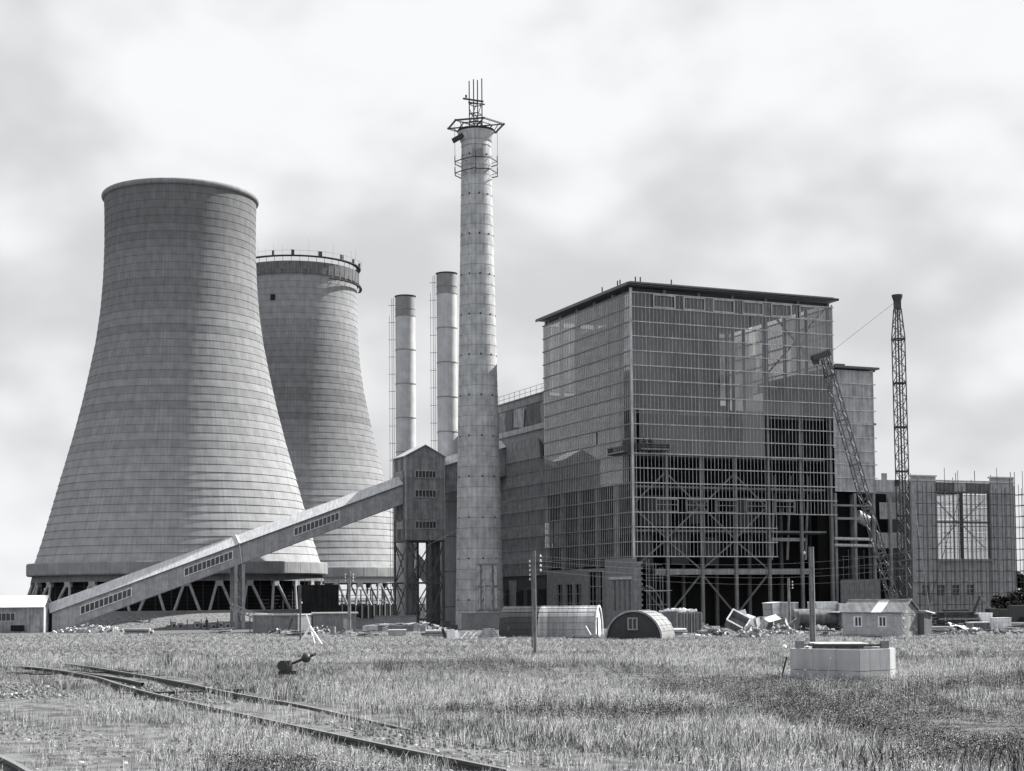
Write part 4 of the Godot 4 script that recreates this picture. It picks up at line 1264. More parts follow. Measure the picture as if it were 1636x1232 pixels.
func wire(label: String, a: Vector3, b: Vector3, sag: float) -> void:
	var s := st()
	for k in 14:
		var f := k / 14.0
		var g := (k + 1) / 14.0
		bar(s, a.lerp(b, f) - Vector3(0, sag * 4 * f * (1 - f), 0), a.lerp(b, g) - Vector3(0, sag * 4 * g * (1 - g), 0), 0.007)
	var o := obj("overhead_wire", s, M.grey_steel, self)
	tag(o, label, "wire", "overhead wires")
func man(label: String, at: Vector3, turn: float, lean := 0.0) -> void:
	var t := thing("person", label, "person", at, turn, "")
	var hip := Vector3(0, 0.92, 0)
	var sh := hip + Basis(Vector3.RIGHT, -lean) * Vector3(0, 0.52, 0)
	var head := sh + Basis(Vector3.RIGHT, -lean * 0.6) * Vector3(0, 0.24, -0.02)
	var bones := [[hip, sh - Vector3(0, 0.1, 0), 0.15, 0.17], [sh - Vector3(0.17, 0.04, 0), sh + Vector3(0.17, -0.04, 0), 0.075, 0.075], [sh, head, 0.06, 0.06], [head, head + Vector3(0, 0.07, 0), 0.095, 0.09]]
	for e in [-1, 1]:
		bones.append([hip + Vector3(0.09 * e, 0, 0), Vector3(0.11 * e, 0.48, -0.03), 0.1, 0.07])
		bones.append([Vector3(0.11 * e, 0.48, -0.03), Vector3(0.13 * e, 0.06, 0.03), 0.065, 0.05])
		bones.append([Vector3(0.13 * e, 0.05, 0.03), Vector3(0.14 * e, 0.04, -0.14), 0.05, 0.04])
		var el := sh + Vector3(0.27 * e, -0.3, -0.04 - lean * 0.25)
		bones.append([sh + Vector3(0.19 * e, -0.04, 0), el, 0.06, 0.048])
		bones.append([el, el + Vector3(-0.04 * e, -0.22, -0.12), 0.045, 0.035])
		bones.append([el + Vector3(-0.04 * e, -0.22, -0.12), el + Vector3(-0.05 * e, -0.32, -0.14), 0.04, 0.03])
	put("figure", body(bones, 0.03, 0.022), M.cloth, t)
	var s := st()
	lathe(s, [Vector2(0.0, 0.15), Vector2(0.09, 0.12), Vector2(0.11, 0.05), Vector2(0.15, 0.035), Vector2(0.0, 0.03)], 10, true)
	obj("cap", s, M.tarp, t).position = head + Vector3(0, 0.04, 0)
	s = st()
	lathe(s, [Vector2(0, -0.1), Vector2(0.07, -0.06), Vector2(0.08, 0.03), Vector2(0.0, 0.06)], 10, true)
	obj("face", s, M.skin, t).position = head + Vector3(0, 0.01, -0.035)

func yard() -> void:
	# ---- Nissen huts
	nissen("long corrugated Nissen hut lying side-on right of the chimney, half dark half pale", on(8.2, -146.2), deg_to_rad(-10.0), 2.95, 9.2,
		func(k, n): return M.block_dark if k > n * 0.54 else ([M.clad2, M.clad, M.clad2, M.sheet, M.sheet2, M.clad2, M.sheet][k % 7]), false)
	nissen("short Nissen hut with dark end wall and small window facing the field", on(10.75, -136.8), deg_to_rad(-108.0), 2.55, 5.6,
		func(k, _n): return M.sheet2 if k % 2 else M.stack_dark, true)
	# ---- covered stack
	var t := thing("covered_stack", "square stack under dark tarpaulin with white sacks on top", "stack", on(16.6, -153.5), 0.62)
	var s := st()
	sbox(s, Vector3(0, 1.0, 0), Vector3(3.4, 2.4, 3.0))
	obj("stacked_goods", s, M.tarp, t)
	for k in 15: bx("tarpaulin_fold", Vector3(-1.6 + k * 0.23, 0.98, 1.53), Vector3(0.12, 2.3, 0.08 + 0.05 * (k % 3)), M.tarp if k % 2 else M.sheet2, t)
	for k in 26: put("white_sack", box1, M.white if k % 4 else M.clad, t, Transform3D(Basis.from_euler(Vector3(rng.randf() * 0.5, rng.randf() * 6, rng.randf() * 0.5)).scaled_local(Vector3(0.75, 0.24, 0.45)), Vector3(rng.randf_range(-1.5, 1.5), 2.26 + rng.randf() * 0.12, rng.randf_range(-1.3, 1.3))))
	bx("box", Vector3(-2.0, 0.35, 1.6), Vector3(1.2, 0.7, 0.8), M.sheet, t)
	# ---- tipped bin and its white panels
	t = thing("tipped_bin", "open dark bin tipped on its corner with a pale rim", "bin", on(22.9, -157.0), -0.25)
	var tb := Transform3D(Basis(Vector3.BACK, -0.5) * Basis(Vector3.RIGHT, 0.85), Vector3(-0.1, 0.75, -0.4))
	put("bin_floor", box1, M.sheet, t, tb * Transform3D(Basis.from_scale(Vector3(2.0, 0.08, 1.5)), Vector3(0, 0, 0)))
	for e in [-1, 1]:
		put("bin_side", box1, M.sheet, t, tb * Transform3D(Basis.from_scale(Vector3(0.08, 1.1, 1.5)), Vector3(e * 1.0, 0.55, 0)))
		put("bin_side", box1, M.sheet2, t, tb * Transform3D(Basis.from_scale(Vector3(2.0, 1.1, 0.08)), Vector3(0, 0.55, e * 0.75)))
		put("bin_rim", box1, M.white, t, tb * Transform3D(Basis.from_scale(Vector3(0.14, 0.1, 1.6)), Vector3(e * 1.0, 1.12, 0)))
		put("bin_rim", box1, M.white, t, tb * Transform3D(Basis.from_scale(Vector3(2.1, 0.1, 0.14)), Vector3(0, 1.12, e * 0.78)))
	for k in 3:
		t = thing("leaning_sheet", ["tall white sheet leaning beside the tipped bin", "white sheet lying lower behind the tipped bin", "small white block in front of the tipped bin"][k], "panel", on([23.6, 24.3, 24.6][k], [-158.6, -158.4, -156.2][k]), -0.2, "")
		put("sheet", box1, M.white, t, Transform3D(Basis(Vector3.BACK, 0.25) * Basis(Vector3.RIGHT, -0.35).scaled_local(Vector3([1.4, 1.2, 0.5][k], [2.3, 1.5, 0.7][k], 0.08)), Vector3(0, [1.15, 0.7, 0.4][k], 0)))
		put("edge_batten", box1, M.clad2, t, Transform3D(Basis(Vector3.BACK, 0.25) * Basis(Vector3.RIGHT, -0.35).scaled_local(Vector3(0.09, [2.3, 1.5, 0.7][k], 0.12)), Vector3(-0.3, [1.15, 0.7, 0.4][k], 0.03)))
	t = thing("white_box", "low white slatted box standing right of the covered stack", "box", on(20.0, -152.0), 0.1)
	for k in 4: bx("slat", Vector3(0, 0.14 + k * 0.2, 0.3), Vector3(0.85, 0.17, 0.06), M.white, t)
	bx("box_body", Vector3(0, 0.4, 0), Vector3(0.8, 0.8, 0.55), M.clad, t)
	# ---- packing cases in front of the boiler house
	var cl := ["pale packing case leaning at the left end of the row before the boiler house", "pale packing case second from the left in the row before the boiler house", "wide pale packing case right of the thin pole", "pale packing case behind the dark tank, right of the tall pole", "bright packing case tipped beside the shed's left end"]
	var cx := [30.7, 32.5, 36.4, 38.6, 40.2]
	var cw := [1.5, 1.9, 3.0, 1.5, 1.9]
	var ch := [2.9, 2.9, 2.9, 2.7, 2.8]
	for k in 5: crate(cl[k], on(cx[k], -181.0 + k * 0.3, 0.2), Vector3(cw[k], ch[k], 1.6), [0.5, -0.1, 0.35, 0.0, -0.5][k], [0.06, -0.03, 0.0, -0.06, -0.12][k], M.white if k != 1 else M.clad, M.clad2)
	t = thing("grey_bin", "low grey steel bin standing in front of the leaning packing cases", "bin", on(28.2, -168.0), 0.2)
	bx("bin_body", Vector3(0, 0.7, 0), Vector3(2.4, 1.5, 1.6), M.sheet2, t)
	for k in 4: bx("bin_rib", Vector3(-1.0 + k * 0.66, 0.7, 0.83), Vector3(0.1, 1.5, 0.08), M.sheet, t)
	t = thing("grey_bin", "larger grey sheet bin with rounded cover before the packing cases", "bin", on(31.4, -165.0), 0.1)
	bx("bin_body", Vector3(0, 0.75, 0), Vector3(2.6, 1.6, 1.6), M.sheet, t)
	s = st()
	tube(s, Vector3(-1.3, 1.55, 0), Vector3(1.3, 1.55, 0), 0.75, 0.75, 14)
	obj("rounded_cover", s, M.sheet2, t)
	# ---- dark tank on a cradle, trailer
	t = thing("steel_tank", "dark horizontal cylindrical tank on timber cradles behind the tall pole", "tank", on(31.6, -158.5), 0.05)
	s = st()
	tube(s, Vector3(-2.1, 1.35, 0), Vector3(1.9, 1.35, 0), 0.72, 0.72, 20)
	obj("shell", s, M.dark_sheet, t)
	for x in [-1.4, 1.2]: bx("cradle", Vector3(x, 0.35, 0), Vector3(0.4, 0.9, 1.6), M.dark_wood, t)
	s = st()
	tube(s, Vector3(-2.16, 1.35, 0), Vector3(-2.1, 1.35, 0), 0.76, 0.76, 20)
	obj("end_flange", s, M.steel, t)
	t = thing("site_trailer", "small trailer with white framed open back beside the shed", "trailer", on(34.3, -158.0), 0.5)
	bx("body_side", Vector3(-0.4, 1.2, -0.9), Vector3(1.9, 1.5, 0.08), M.sheet, t)
	bx("body_side", Vector3(-0.4, 1.2, 0.9), Vector3(1.9, 1.5, 0.08), M.sheet2, t)
	bx("roof", Vector3(-0.4, 2.0, 0), Vector3(2.2, 0.08, 2.0), M.white, t)
	for z in [-0.9, 0.9]: bx("white_frame", Vector3(0.6, 1.15, z), Vector3(0.14, 1.7, 0.14), M.white, t)
	bx("white_frame", Vector3(0.6, 0.35, 0), Vector3(0.14, 0.14, 1.8), M.white, t)
	bx("deck", Vector3(-0.3, 0.4, 0), Vector3(2.2, 0.12, 1.8), M.dark_wood, t)
	for z in [-0.8, 0.8]:
		s = st()
		tube(s, Vector3(-0.4, 0.3, z - 0.1), Vector3(-0.4, 0.3, z + 0.1), 0.34, 0.34, 16)
		obj("wheel", s, M.tar, t)
	# ---- rubble
	pile("rubble_heap", "heap of broken concrete and earth below the tipped bin", "rubble", on(21.6, -138.2), Vector3(1.5, 1.3, 1.1), 90, [M.clad2, M.white, M.sheet, M.earth, M.clad], 0.4, "rubble_piece")
	pile("rubble_heap", "rubble heap with stray timbers below the packing cases", "rubble", on(25.4, -145.0), Vector3(1.9, 1.3, 1.2), 90, [M.clad2, M.clad, M.sheet, M.wood, M.earth], 0.4, "rubble_piece")
	pile("rubble_heap", "heap of tangled scrap behind the white tripod", "rubble", on(-20.8, -165.5), Vector3(2.2, 1.2, 1.2), 70, [M.clad2, M.white, M.dark_sheet, M.sheet], 0.32, "scrap_piece")
	pile("rubble_heap", "long litter of stones and scrap before the timber stack", "rubble", on(43.4, -141.0), Vector3(4.6, 0.7, 1.2), 110, [M.clad2, M.sheet, M.dark_sheet, M.earth], 0.4, "rubble_piece")
	pile("soil_mound", "small dark grassy mound at the foot of the left utility pole", "mound", on(-17.2, -158.5), Vector3(1.6, 1.1, 1.0), 14, [M.earth, M.dark_sheet], 0.25, "clod")
	pile("rubble_heap", "low pale spoil bank beside the foot of the conveyor", "rubble", Vector3(-62.5, -0.9, -228.0), Vector3(6.0, 1.6, 2.0), 60, [M.clad2, M.clad, M.white], 0.4, "rubble_piece")
	for q in [[22.6, -128.0, 0.5, "left"], [24.2, -127.0, 0.45, "right"]]:
		t = thing("pale_boulder", "pale stone lying in the grass beyond the concrete chamber, %s of two" % q[3], "stone", on(q[0] * 0.87, q[1] * 0.87), 0.0, "pale stones in the grass")
		s = st()
		lathe(s, [Vector2(0.2, -0.1), Vector2(0.24, 0.1), Vector2(0.15, 0.25), Vector2(0, 0.3)], 7)
		obj("stone", s, M.white, t)
	# ---- brick shed with lean-to
	var c := Vector3(34.5, 0, -136.0)
	t = thing("brick_shed", "small pale block shed with gabled roof, two windows and a plank door", "shed", c, deg_to_rad(-38.0))
	# local -x runs along the long side to the left, local -z along the gable
	# the long side faces the field (+z), the gable end faces right (+x)
	var Lx := 5.7
	var Dz := 3.4
	var eh := 2.25
	var course := 8
	s = st()
	holed(s, Transform3D(Basis.IDENTITY, Vector3(0, 0, -0.1)), -Lx, -0.2, 0, eh, 0.2, [[-4.6, 0.95, -3.85, 1.85], [-2.25, 0.95, -1.5, 1.85]])
	obj("long_wall", s, M.concrete, t)
	s = st()
	holed(s, Transform3D(Basis(Vector3.UP, PI / 2), Vector3(-0.1, 0, 0)), 0.02, -0.2, Dz, eh, 0.2, [[1.3, 0, 2.15, 1.95]])
	tri(s, Vector3(0, eh, 0), Vector3(0, eh + 0.95, -Dz / 2), Vector3(0, eh, -Dz))
	obj("gable_wall", s, M.brick2, t)  # toned darker than the long wall to offset the sun on it
	bx("back_wall", Vector3(-Lx / 2, 1.0, -Dz + 0.1), Vector3(Lx, 2.5, 0.2), M.concrete, t)
	bx("far_gable_wall", Vector3(-Lx + 0.1, 1.0, -Dz / 2), Vector3(0.2, 2.5, Dz - 0.1), M.concrete, t)
	for r in course + 1:
		var y := 0.1 + r * 0.27
		for k in 9: 
			var x := -Lx + (k + 0.5 * (r % 2)) * 0.66 + 0.3
			var hole: bool = y > 0.85 and y < 1.9 and ((x > -4.95 and x < -3.5) or (x > -2.6 and x < -1.15))
			if x < -0.3 and not hole: bx("block", Vector3(x, y, 0.012), Vector3(0.62, 0.235, 0.03), M.concrete if (k * 3 + r) % 4 else M.pale_concrete, t)
		for k in 5:
			var z := -0.3 - (k + 0.5 * (r % 2)) * 0.66
			if z > -Dz + 0.3 and not (y < 2.0 and z < -0.95 and z > -2.5): bx("block", Vector3(0.012, y, z), Vector3(0.03, 0.235, 0.62), M.brick2 if (k + r) % 3 else M.hall_brick, t)
	for x in [-4.225, -1.875]: window("window", Transform3D(Basis.IDENTITY, Vector3(x, 1.4, -0.04)), 0.7, 0.88, 2, M.white, t)
	for k in 4: bx("door_plank", Vector3(-0.06, 0.98, -1.4 - k * 0.21), Vector3(0.06 + 0.01 * (k % 2), 1.94, 0.2), M.clad2, t)
	for sgn in [0, 1]:
		for k in 6:
			s = st()
			var z := 0.28 if sgn == 0 else -Dz - 0.28
			var w := (Lx + 0.4) / 6
			para(s, Vector3(-Lx - 0.2 + k * w + 0.01, eh - 0.06, z), Vector3(-Lx - 0.2 + (k + 1) * w, eh - 0.06, z), Vector3(0, 1.12, (-Dz / 2 - 0.28) if sgn == 0 else (Dz / 2 + 0.28)), Vector3(0, 0.06, 0))
			obj("roof_sheet", s, M.white if k == 3 and sgn == 0 else M.sheet2, t)
	bx("ridge_cap", Vector3(-Lx / 2, eh + 1.1, -Dz / 2), Vector3(Lx + 0.4, 0.1, 0.3), M.clad, t)
	t = thing("lean_to", "dark lean-to with pale sloping roof edge behind the shed's door end", "lean-to", c + Basis(Vector3.UP, deg_to_rad(-38.0)) * Vector3(0.5, 0, -Dz - 0.9), deg_to_rad(-38.0))
	bx("side_wall", Vector3(0, 1.0, -0.1), Vector3(0.1, 2.2, 1.7), M.dark_sheet, t)
	bx("front_wall", Vector3(-0.9, 1.0, 0.72), Vector3(1.8, 2.2, 0.08), M.dark_sheet, t)
	put("roof", box1, M.white, t, Transform3D(Basis(Vector3.RIGHT, -0.12).scaled_local(Vector3(2.2, 0.1, 2.1)), Vector3(-0.8, 2.2, -0.1)))
	# ---- timber, boxes, dark plant at the right
	t = thing("timber_stack", "stack of dark planks on bearers right of the shed", "timber stack", on(45.4, -156.0), 0.1)
	for r in 6:
		for k in 4: bx("plank", Vector3(-0.4 + rng.randf_range(-0.3, 0.3), 0.35 + r * 0.3, -1.0 + k * 0.55), Vector3(5.0 - r * 0.25, 0.2, 0.45), M.dark_wood if (r + k) % 3 else M.wood, t)
		if r < 5: for x in [-1.8, 1.4]: bx("bearer", Vector3(x, 0.5 + r * 0.3, -0.2), Vector3(0.15, 0.1, 2.2), M.wood, t)
	for k in 3:
		t = thing("white_crate", ["white crate standing on the right end of the timber stack", "large white crate on the ground right of the timber stack", "low dark crate with pale lid between timber and white crate"][k], "crate", on([47.9, 49.0, 46.4][k], [-156.2, -154.2, -153.2][k], [0.0, 0.0, 0.0][k]), 0.1, "")
		var z := [Vector3(1.4, 1.0, 1.2), Vector3(1.7, 1.3, 1.2), Vector3(2.0, 0.9, 1.2)][k] as Vector3
		var base := 1.2 if k == 0 else 0.0
		if k == 0: t.position.y += 1.95 - base
		var y0 := 0.0
		for j in 3: bx("board", Vector3(0, y0 + z.y * (j + 0.5) / 3, z.z / 2), Vector3(z.x, z.y / 3 - 0.03, 0.06), M.white if k < 2 else M.dark_sheet, t)
		bx("crate_body", Vector3(0, y0 + z.y / 2, -0.03), Vector3(z.x - 0.02, z.y - 0.02, z.z - 0.02), M.white if k < 2 else M.sheet2, t)
		bx("lid", Vector3(0, y0 + z.y + 0.03, 0), Vector3(z.x + 0.1, 0.07, z.z + 0.1), M.white, t)
	t = thing("canvas_sheet", "crumpled white canvas draped over drums before the timber stack", "canvas", on(44.0, -150.0), 0.2)
	s = st()
	for i in 12:
		for j in 5:
			var f := func(a: int, b: int) -> Vector3: return Vector3(-1.6 + a * 0.27, 1.0 + 0.07 * sin(a * 1.1 + b) - 0.1 * abs(b - 2) - 0.05 * a + 0.05 * cos(b * 2.3 + a), -0.6 + b * 0.28)
			quad(s, f.call(i, j), f.call(i + 1, j), f.call(i + 1, j + 1), f.call(i, j + 1))
	obj("cloth", s, M.white, t)
	for x in [-1.2, -0.3, 0.7]:
		s = st()
		tube(s, Vector3(x, 0, 0), Vector3(x, 0.9, 0), 0.32, 0.32, 14)
		obj("drum", s, M.dark_sheet, t)
	for k in 3:
		t = thing("site_plant", ["dark skip and raised shovel of site plant at the hall's foot", "dark dumper standing by the hall's right corner", "dark low trailer parked at the right edge of the yard"][k], "site vehicle", on([57.5, 63.5, 57.6][k], [-196.0, -198.0, -170.0][k]), [0.1, -0.2, 0.0][k])
		bx("chassis", Vector3(0, 0.7, 0), Vector3(4.4, 0.4, 1.8), M.dark_steel, t)
		s = st()
		para(s, Vector3(-2.2, 0.9, 0.9), Vector3(0.6, 0.9, 0.9), Vector3(-0.2, 1.5, 0), Vector3(0, 0, -1.8))
		obj("hopper", s, M.dark_steel, t)
		bx("engine_cover", Vector3(1.4, 1.4, 0), Vector3(1.4, 1.0, 1.4), M.tar, t)
		if k == 0:
			br("shovel_arm", Vector3(0.8, 1.2, 0.7), Vector3(2.0, 4.0, 0.7), 0.25, 0.25, M.dark_steel, t)
			br("shovel_arm", Vector3(2.0, 4.0, 0.7), Vector3(3.6, 2.2, 0.7), 0.2, 0.2, M.sheet, t)
			bx("shovel", Vector3(3.7, 2.0, 0.5), Vector3(1.2, 0.9, 1.4), M.dark_steel, t)
		bx("seat", Vector3(0.6, 1.5, 0), Vector3(0.5, 0.8, 0.6), M.tar, t)
		for x in [-1.4, 1.5]:
			for z in [-0.95, 0.95]:
				s = st()
				tube(s, Vector3(x, 0.55, z - 0.16), Vector3(x, 0.55, z + 0.16), 0.6, 0.6, 18)
				obj("wheel", s, M.tar, t)
	for k in 4:
		t = thing("lumber_log", "pale squared timber lying on the ground right of the shed, number %s from the front" % ["first", "second", "third", "fourth"][k], "timber", on(46.5 + k * 1.4, -141.5 - k * 2.2, 0.1), 0.05 * k, "")
		bx("beam", Vector3.ZERO, Vector3(4.0 - k * 0.5, 0.18, 0.25), M.clad if k % 2 else M.pale_wood, t)
		bx("cut_end", Vector3(-2.0 + k * 0.25 - 0.02, 0, 0), Vector3(0.03, 0.17, 0.24), M.white, t)
	# ---- left yard
	t = thing("water_tank", "low broad concrete tank with flat rim left of the white tripod", "tank", on(-25.9, -172.4), 0.25)
	s = st()
	for k in 8:
		var a := TAU * (k + 0.5) / 8
		var b := TAU * (k + 1.5) / 8
		var o := Vector3(sin((a + b) / 2) * 3.1, 0.9, cos((a + b) / 2) * 2.6)
		var w := (Vector3(sin(a) * 3.3, 0, cos(a) * 2.8) - Vector3(sin(b) * 3.3, 0, cos(b) * 2.8)).length()
		bx("wall_panel", o, Vector3(w + 0.05, 2.3, 0.2), M.brick if k % 2 else M.brick2, t, (a + b) / 2)
		bx("rim", Vector3(o.x, 2.1, o.z), Vector3(w + 0.2, 0.14, 0.36), M.pale_concrete, t, (a + b) / 2)
	lathe(s, [Vector2(2.9, 1.9), Vector2(0, 1.92)], 12)
	obj("cover", s, M.concrete, t)
	br("leaning_plank", Vector3(0.2, 0, 3.3), Vector3(0.8, 1.7, 2.85), 0.16, 0.06, M.dark_wood, t)
	t = thing("low_outbuilding", "low flat roofed outbuilding with pale door behind the tank", "outbuilding", on(-21.6, -186.0), 0.12)
	s = st()
	holed(s, Transform3D(Basis.IDENTITY, Vector3(0, 0, 1.5)), -2.6, -0.3, 2.5, 2.35, 0.2, [[1.0, -0.3, 2.0, 1.85]])
	obj("front_wall", s, M.brick, t)
	bx("side_wall", Vector3(2.4, 1.0, 0), Vector3(0.2, 2.7, 3.0), M.brick2, t)
	bx("side_wall", Vector3(-2.5, 1.0, 0), Vector3(0.2, 2.7, 3.0), M.brick2, t)
	bx("flat_roof", Vector3(0, 2.45, 0), Vector3(5.6, 0.18, 3.6), M.concrete, t)
	bx("door", Vector3(1.5, 0.8, 1.46), Vector3(0.96, 2.1, 0.06), M.clad, t)
	for x in [-1.2, -0.2]: bx("wall_post", Vector3(x, 1.0, 1.64), Vector3(0.14, 2.7, 0.08), M.brick2, t)
	t = thing("tarred_pump_house", "large black tarred box building between the towers with roof railing", "building", Vector3(-28.6, -1.0, -226.0), 0.12)
	bx("body", Vector3(0, 3.0, -2.0), Vector3(5.8, 7.6, 4.0), M.tar, t)
	bx("side_return", Vector3(-2.75, 3.0, 0.05), Vector3(0.5, 7.6, 0.12), M.dark_sheet, t)
	for k in 9: bx("wall_board", Vector3(-2.3 + k * 0.62, 3.0, 0.03), Vector3(0.57, 7.6, 0.05), M.tar, t)
	for k in 8: bx("rail_post", Vector3(-2.9 + k * 0.83, 7.3, -0.1), Vector3(0.06, 1.0, 0.06), M.steel, t)
	for y in [7.3, 7.8]: bx("hand_rail", Vector3(0, y, -0.1), Vector3(5.9, 0.06, 0.06), M.steel, t)
	for q in [[-10.5, -215.0, 6.0, 2.2, "dark low wall panel under the unfinished tower, nearer the junction tower"], [-16.4, -222.0, 9.0, 1.7, "long grey low wall running left of the junction tower's feet"]]:
		t = thing("site_wall", q[4], "wall", Vector3(q[0] - 6.0, -1.0, q[1]), 0.0, "")
		bx("wall_face", Vector3(0, q[3] / 2 - 0.1, 0), Vector3(q[2], q[3] + 0.2, 0.3), M.dark_concrete, t)
		bx("coping", Vector3(0, q[3] + 0.06, 0), Vector3(q[2] + 0.1, 0.12, 0.42), M.brick, t)
	# truss lying behind the tank
	t = thing("loose_truss", "short lattice steel truss propped slanting behind the concrete tank", "truss", Vector3(-37.2, 0.7, -210.0), 0.0)
	for z in [-0.3, 0.3]:
		for y in [0.0, 0.7]: br("chord", Vector3(-1.5, 1.9 + y, z), Vector3(1.9, 0.4 + y, z), 0.1, 0.1, M.clad2, t)
		for k in 7: br("lacing", Vector3(-1.5 + k * 0.48, 1.9 - k * 0.21, z), Vector3(-1.1 + k * 0.48, 2.4 - k * 0.21, z), 0.07, 0.07, M.clad, t)
	br("prop", Vector3(1.2, -1.6, 0), Vector3(1.2, 0.8, 0), 0.12, 0.12, M.steel, t)
	# slab stacks
	t = thing("slab_stack", "low stack of concrete slabs covered with pale debris", "slab stack", on(-12.0, -169.5), 0.0)
	bx("slab_pile", Vector3(-1.2, 0.35, 0), Vector3(4.6, 0.9, 2.4), M.brick, t)
	for k in 8: put("slab", box1, M.clad if k % 2 else M.white, t, Transform3D(Basis.from_euler(Vector3(rng.randf_range(-0.15, 0.15), rng.randf(), rng.randf_range(-0.2, 0.2))).scaled_local(Vector3(1.3, 0.1, 0.9)), Vector3(-3.2 + k * 0.75, 0.9 + rng.randf() * 0.12, rng.randf_range(-0.4, 0.8))))
	for k in 3: put("leaning_slab", box1, M.clad2, t, Transform3D(Basis(Vector3.BACK, 0.2).scaled_local(Vector3(0.5, 1.2, 0.1)), Vector3(1.4 + k * 0.55, 0.5, 1.1)))
	t = thing("concrete_block", "square pale concrete block at the left end of the slab stack", "block", on(-14.9, -160.0), 0.15)
	bx("block_body", Vector3(0, 0.4, 0), Vector3(1.5, 1.1, 1.2), M.concrete, t)
	bx("chipped_top", Vector3(0.1, 0.98, 0), Vector3(1.3, 0.1, 1.0), M.pale_concrete, t)
	t = thing("mixing_trough", "white topped mixing box in front of the slab stack", "trough", on(-11.5, -152.5), 0.08)
	bx("box_side", Vector3(0, 0.3, 0.5), Vector3(1.7, 0.7, 0.06), M.clad2, t)
	bx("box_side", Vector3(0, 0.3, -0.5), Vector3(1.7, 0.7, 0.06), M.clad2, t)
	for x in [-0.85, 0.85]: bx("box_end", Vector3(x, 0.3, 0), Vector3(0.06, 0.7, 1.0), M.clad2, t)
	bx("lid", Vector3(0, 0.7, 0), Vector3(1.8, 0.08, 1.15), M.white, t)
	for k in 4: put("slat", box1, M.white, t, Transform3D(Basis(Vector3.BACK, 0.4).scaled_local(Vector3(0.6, 0.07, 0.08)), Vector3(-1.2, 0.4 + k * 0.2, 0.5)))
	# boards below the chimney
	t = thing("board_stack", "leaning white boards and dark slats in front of the chimney base", "boards", on(-5.0, -140.5), 0.0)
	put("white_board", box1, M.white, t, Transform3D(Basis.from_euler(Vector3(-0.3, 0.2, 0.06)).scaled_local(Vector3(0.75, 1.0, 0.06)), Vector3(-0.7, 0.5, 0)))
	put("white_board", box1, M.clad, t, Transform3D(Basis.from_euler(Vector3(-0.3, 0.6, 0.1)).scaled_local(Vector3(0.5, 0.9, 0.06)), Vector3(-0.2, 0.45, -0.3)))
	put("dark_board", box1, M.dark_wood, t, Transform3D(Basis.from_euler(Vector3(-0.2, -0.7, 0.5)).scaled_local(Vector3(0.3, 1.2, 0.06)), Vector3(-1.3, 0.5, 0)))
	for k in 8: put("slat", box1, M.wood if k % 2 else M.pale_wood, t, Transform3D(Basis.from_euler(Vector3(-0.9, 0, -0.5)).scaled_local(Vector3(0.09, 1.1, 0.05)), Vector3(0.5 + k * 0.22, 0.4, 0)))
	t = thing("brick_stack", "small stack of pale bricks on a plank at the chimney's right foot", "brick stack", on(-2.2, -141.0), 0.05)
	for r in 4:
		for k in 7 - r: bx("brick", Vector3(-0.8 + k * 0.27 + r * 0.13, 0.3 + r * 0.2, (k % 2) * 0.05), Vector3(0.25, 0.18, 0.5), M.clad if (k + r) % 2 else M.clad2, t)
	bx("plank", Vector3(0, 0.14, 0.2), Vector3(3.0, 0.08, 0.6), M.white, t)
	t = thing("small_bogie", "small dark rail bogie standing at the chimney's left foot", "bogie", Vector3(-8.6, -0.7, -205.0), 0.1)
	bx("frame", Vector3(0, 0.7, 0), Vector3(2.4, 0.25, 1.3), M.dark_steel, t)
	bx("load", Vector3(-0.2, 1.1, 0), Vector3(1.0, 0.6, 0.8), M.dark_steel, t)
	for x in [-0.8, 0.8]:
		s = st()
		tube(s, Vector3(x, 0.4, 0.6), Vector3(x, 0.4, 0.72), 0.38, 0.38, 16)
		obj("wheel", s, M.dark_steel, t)
	t = thing("base_wall", "plain low wall panel standing before the concrete chimney base", "wall", Vector3(-4.6, -1.0, -229.2), 0.0)
	bx("wall_face", Vector3(0, 1.1, 0), Vector3(6.2, 2.4, 0.3), M.dark_concrete, t)
	bx("coping", Vector3(0, 2.34, 0), Vector3(6.3, 0.1, 0.4), M.brick, t)
	for k in 3: 
		t = thing("steel_prop", "dark bent steel prop leaning at the junction tower's foot, %s" % ["leftmost", "middle", "rightmost"][k], "prop", Vector3(-18.2 + k * 1.9, -1.0, -246.0), 0.0, "")
		br("prop_bar", Vector3(-0.5, 0, 0), Vector3(0.9, 4.6 - k, 0), 0.3, 0.16, M.clad2 if k == 0 else M.steel, t)
		br("foot_bar", Vector3(-0.9, 0.06, 0), Vector3(0.2, 0.06, 0), 0.3, 0.12, M.steel, t)
	# bits below the conveyor: gate, crates, person
	t = thing("timber_gate", "low timber gate with a diagonal brace below the conveyor", "gate", Vector3(-58.6, -0.95, -247.0), 0.0)
	bx("dark_panel", Vector3(-2.0, 0.8, 0), Vector3(1.5, 1.0, 0.1), M.dark_wood, t)
	for x in [-1.0, 0.2]: bx("gate_post", Vector3(x, 0.8, 0), Vector3(0.14, 1.7, 0.14), M.wood, t)
	br("diagonal", Vector3(-1.0, 0.2, 0), Vector3(0.2, 1.5, 0), 0.12, 0.12, M.dark_wood, t)
	bx("top_rail", Vector3(-0.4, 1.55, 0), Vector3(2.2, 0.12, 0.12), M.wood, t)
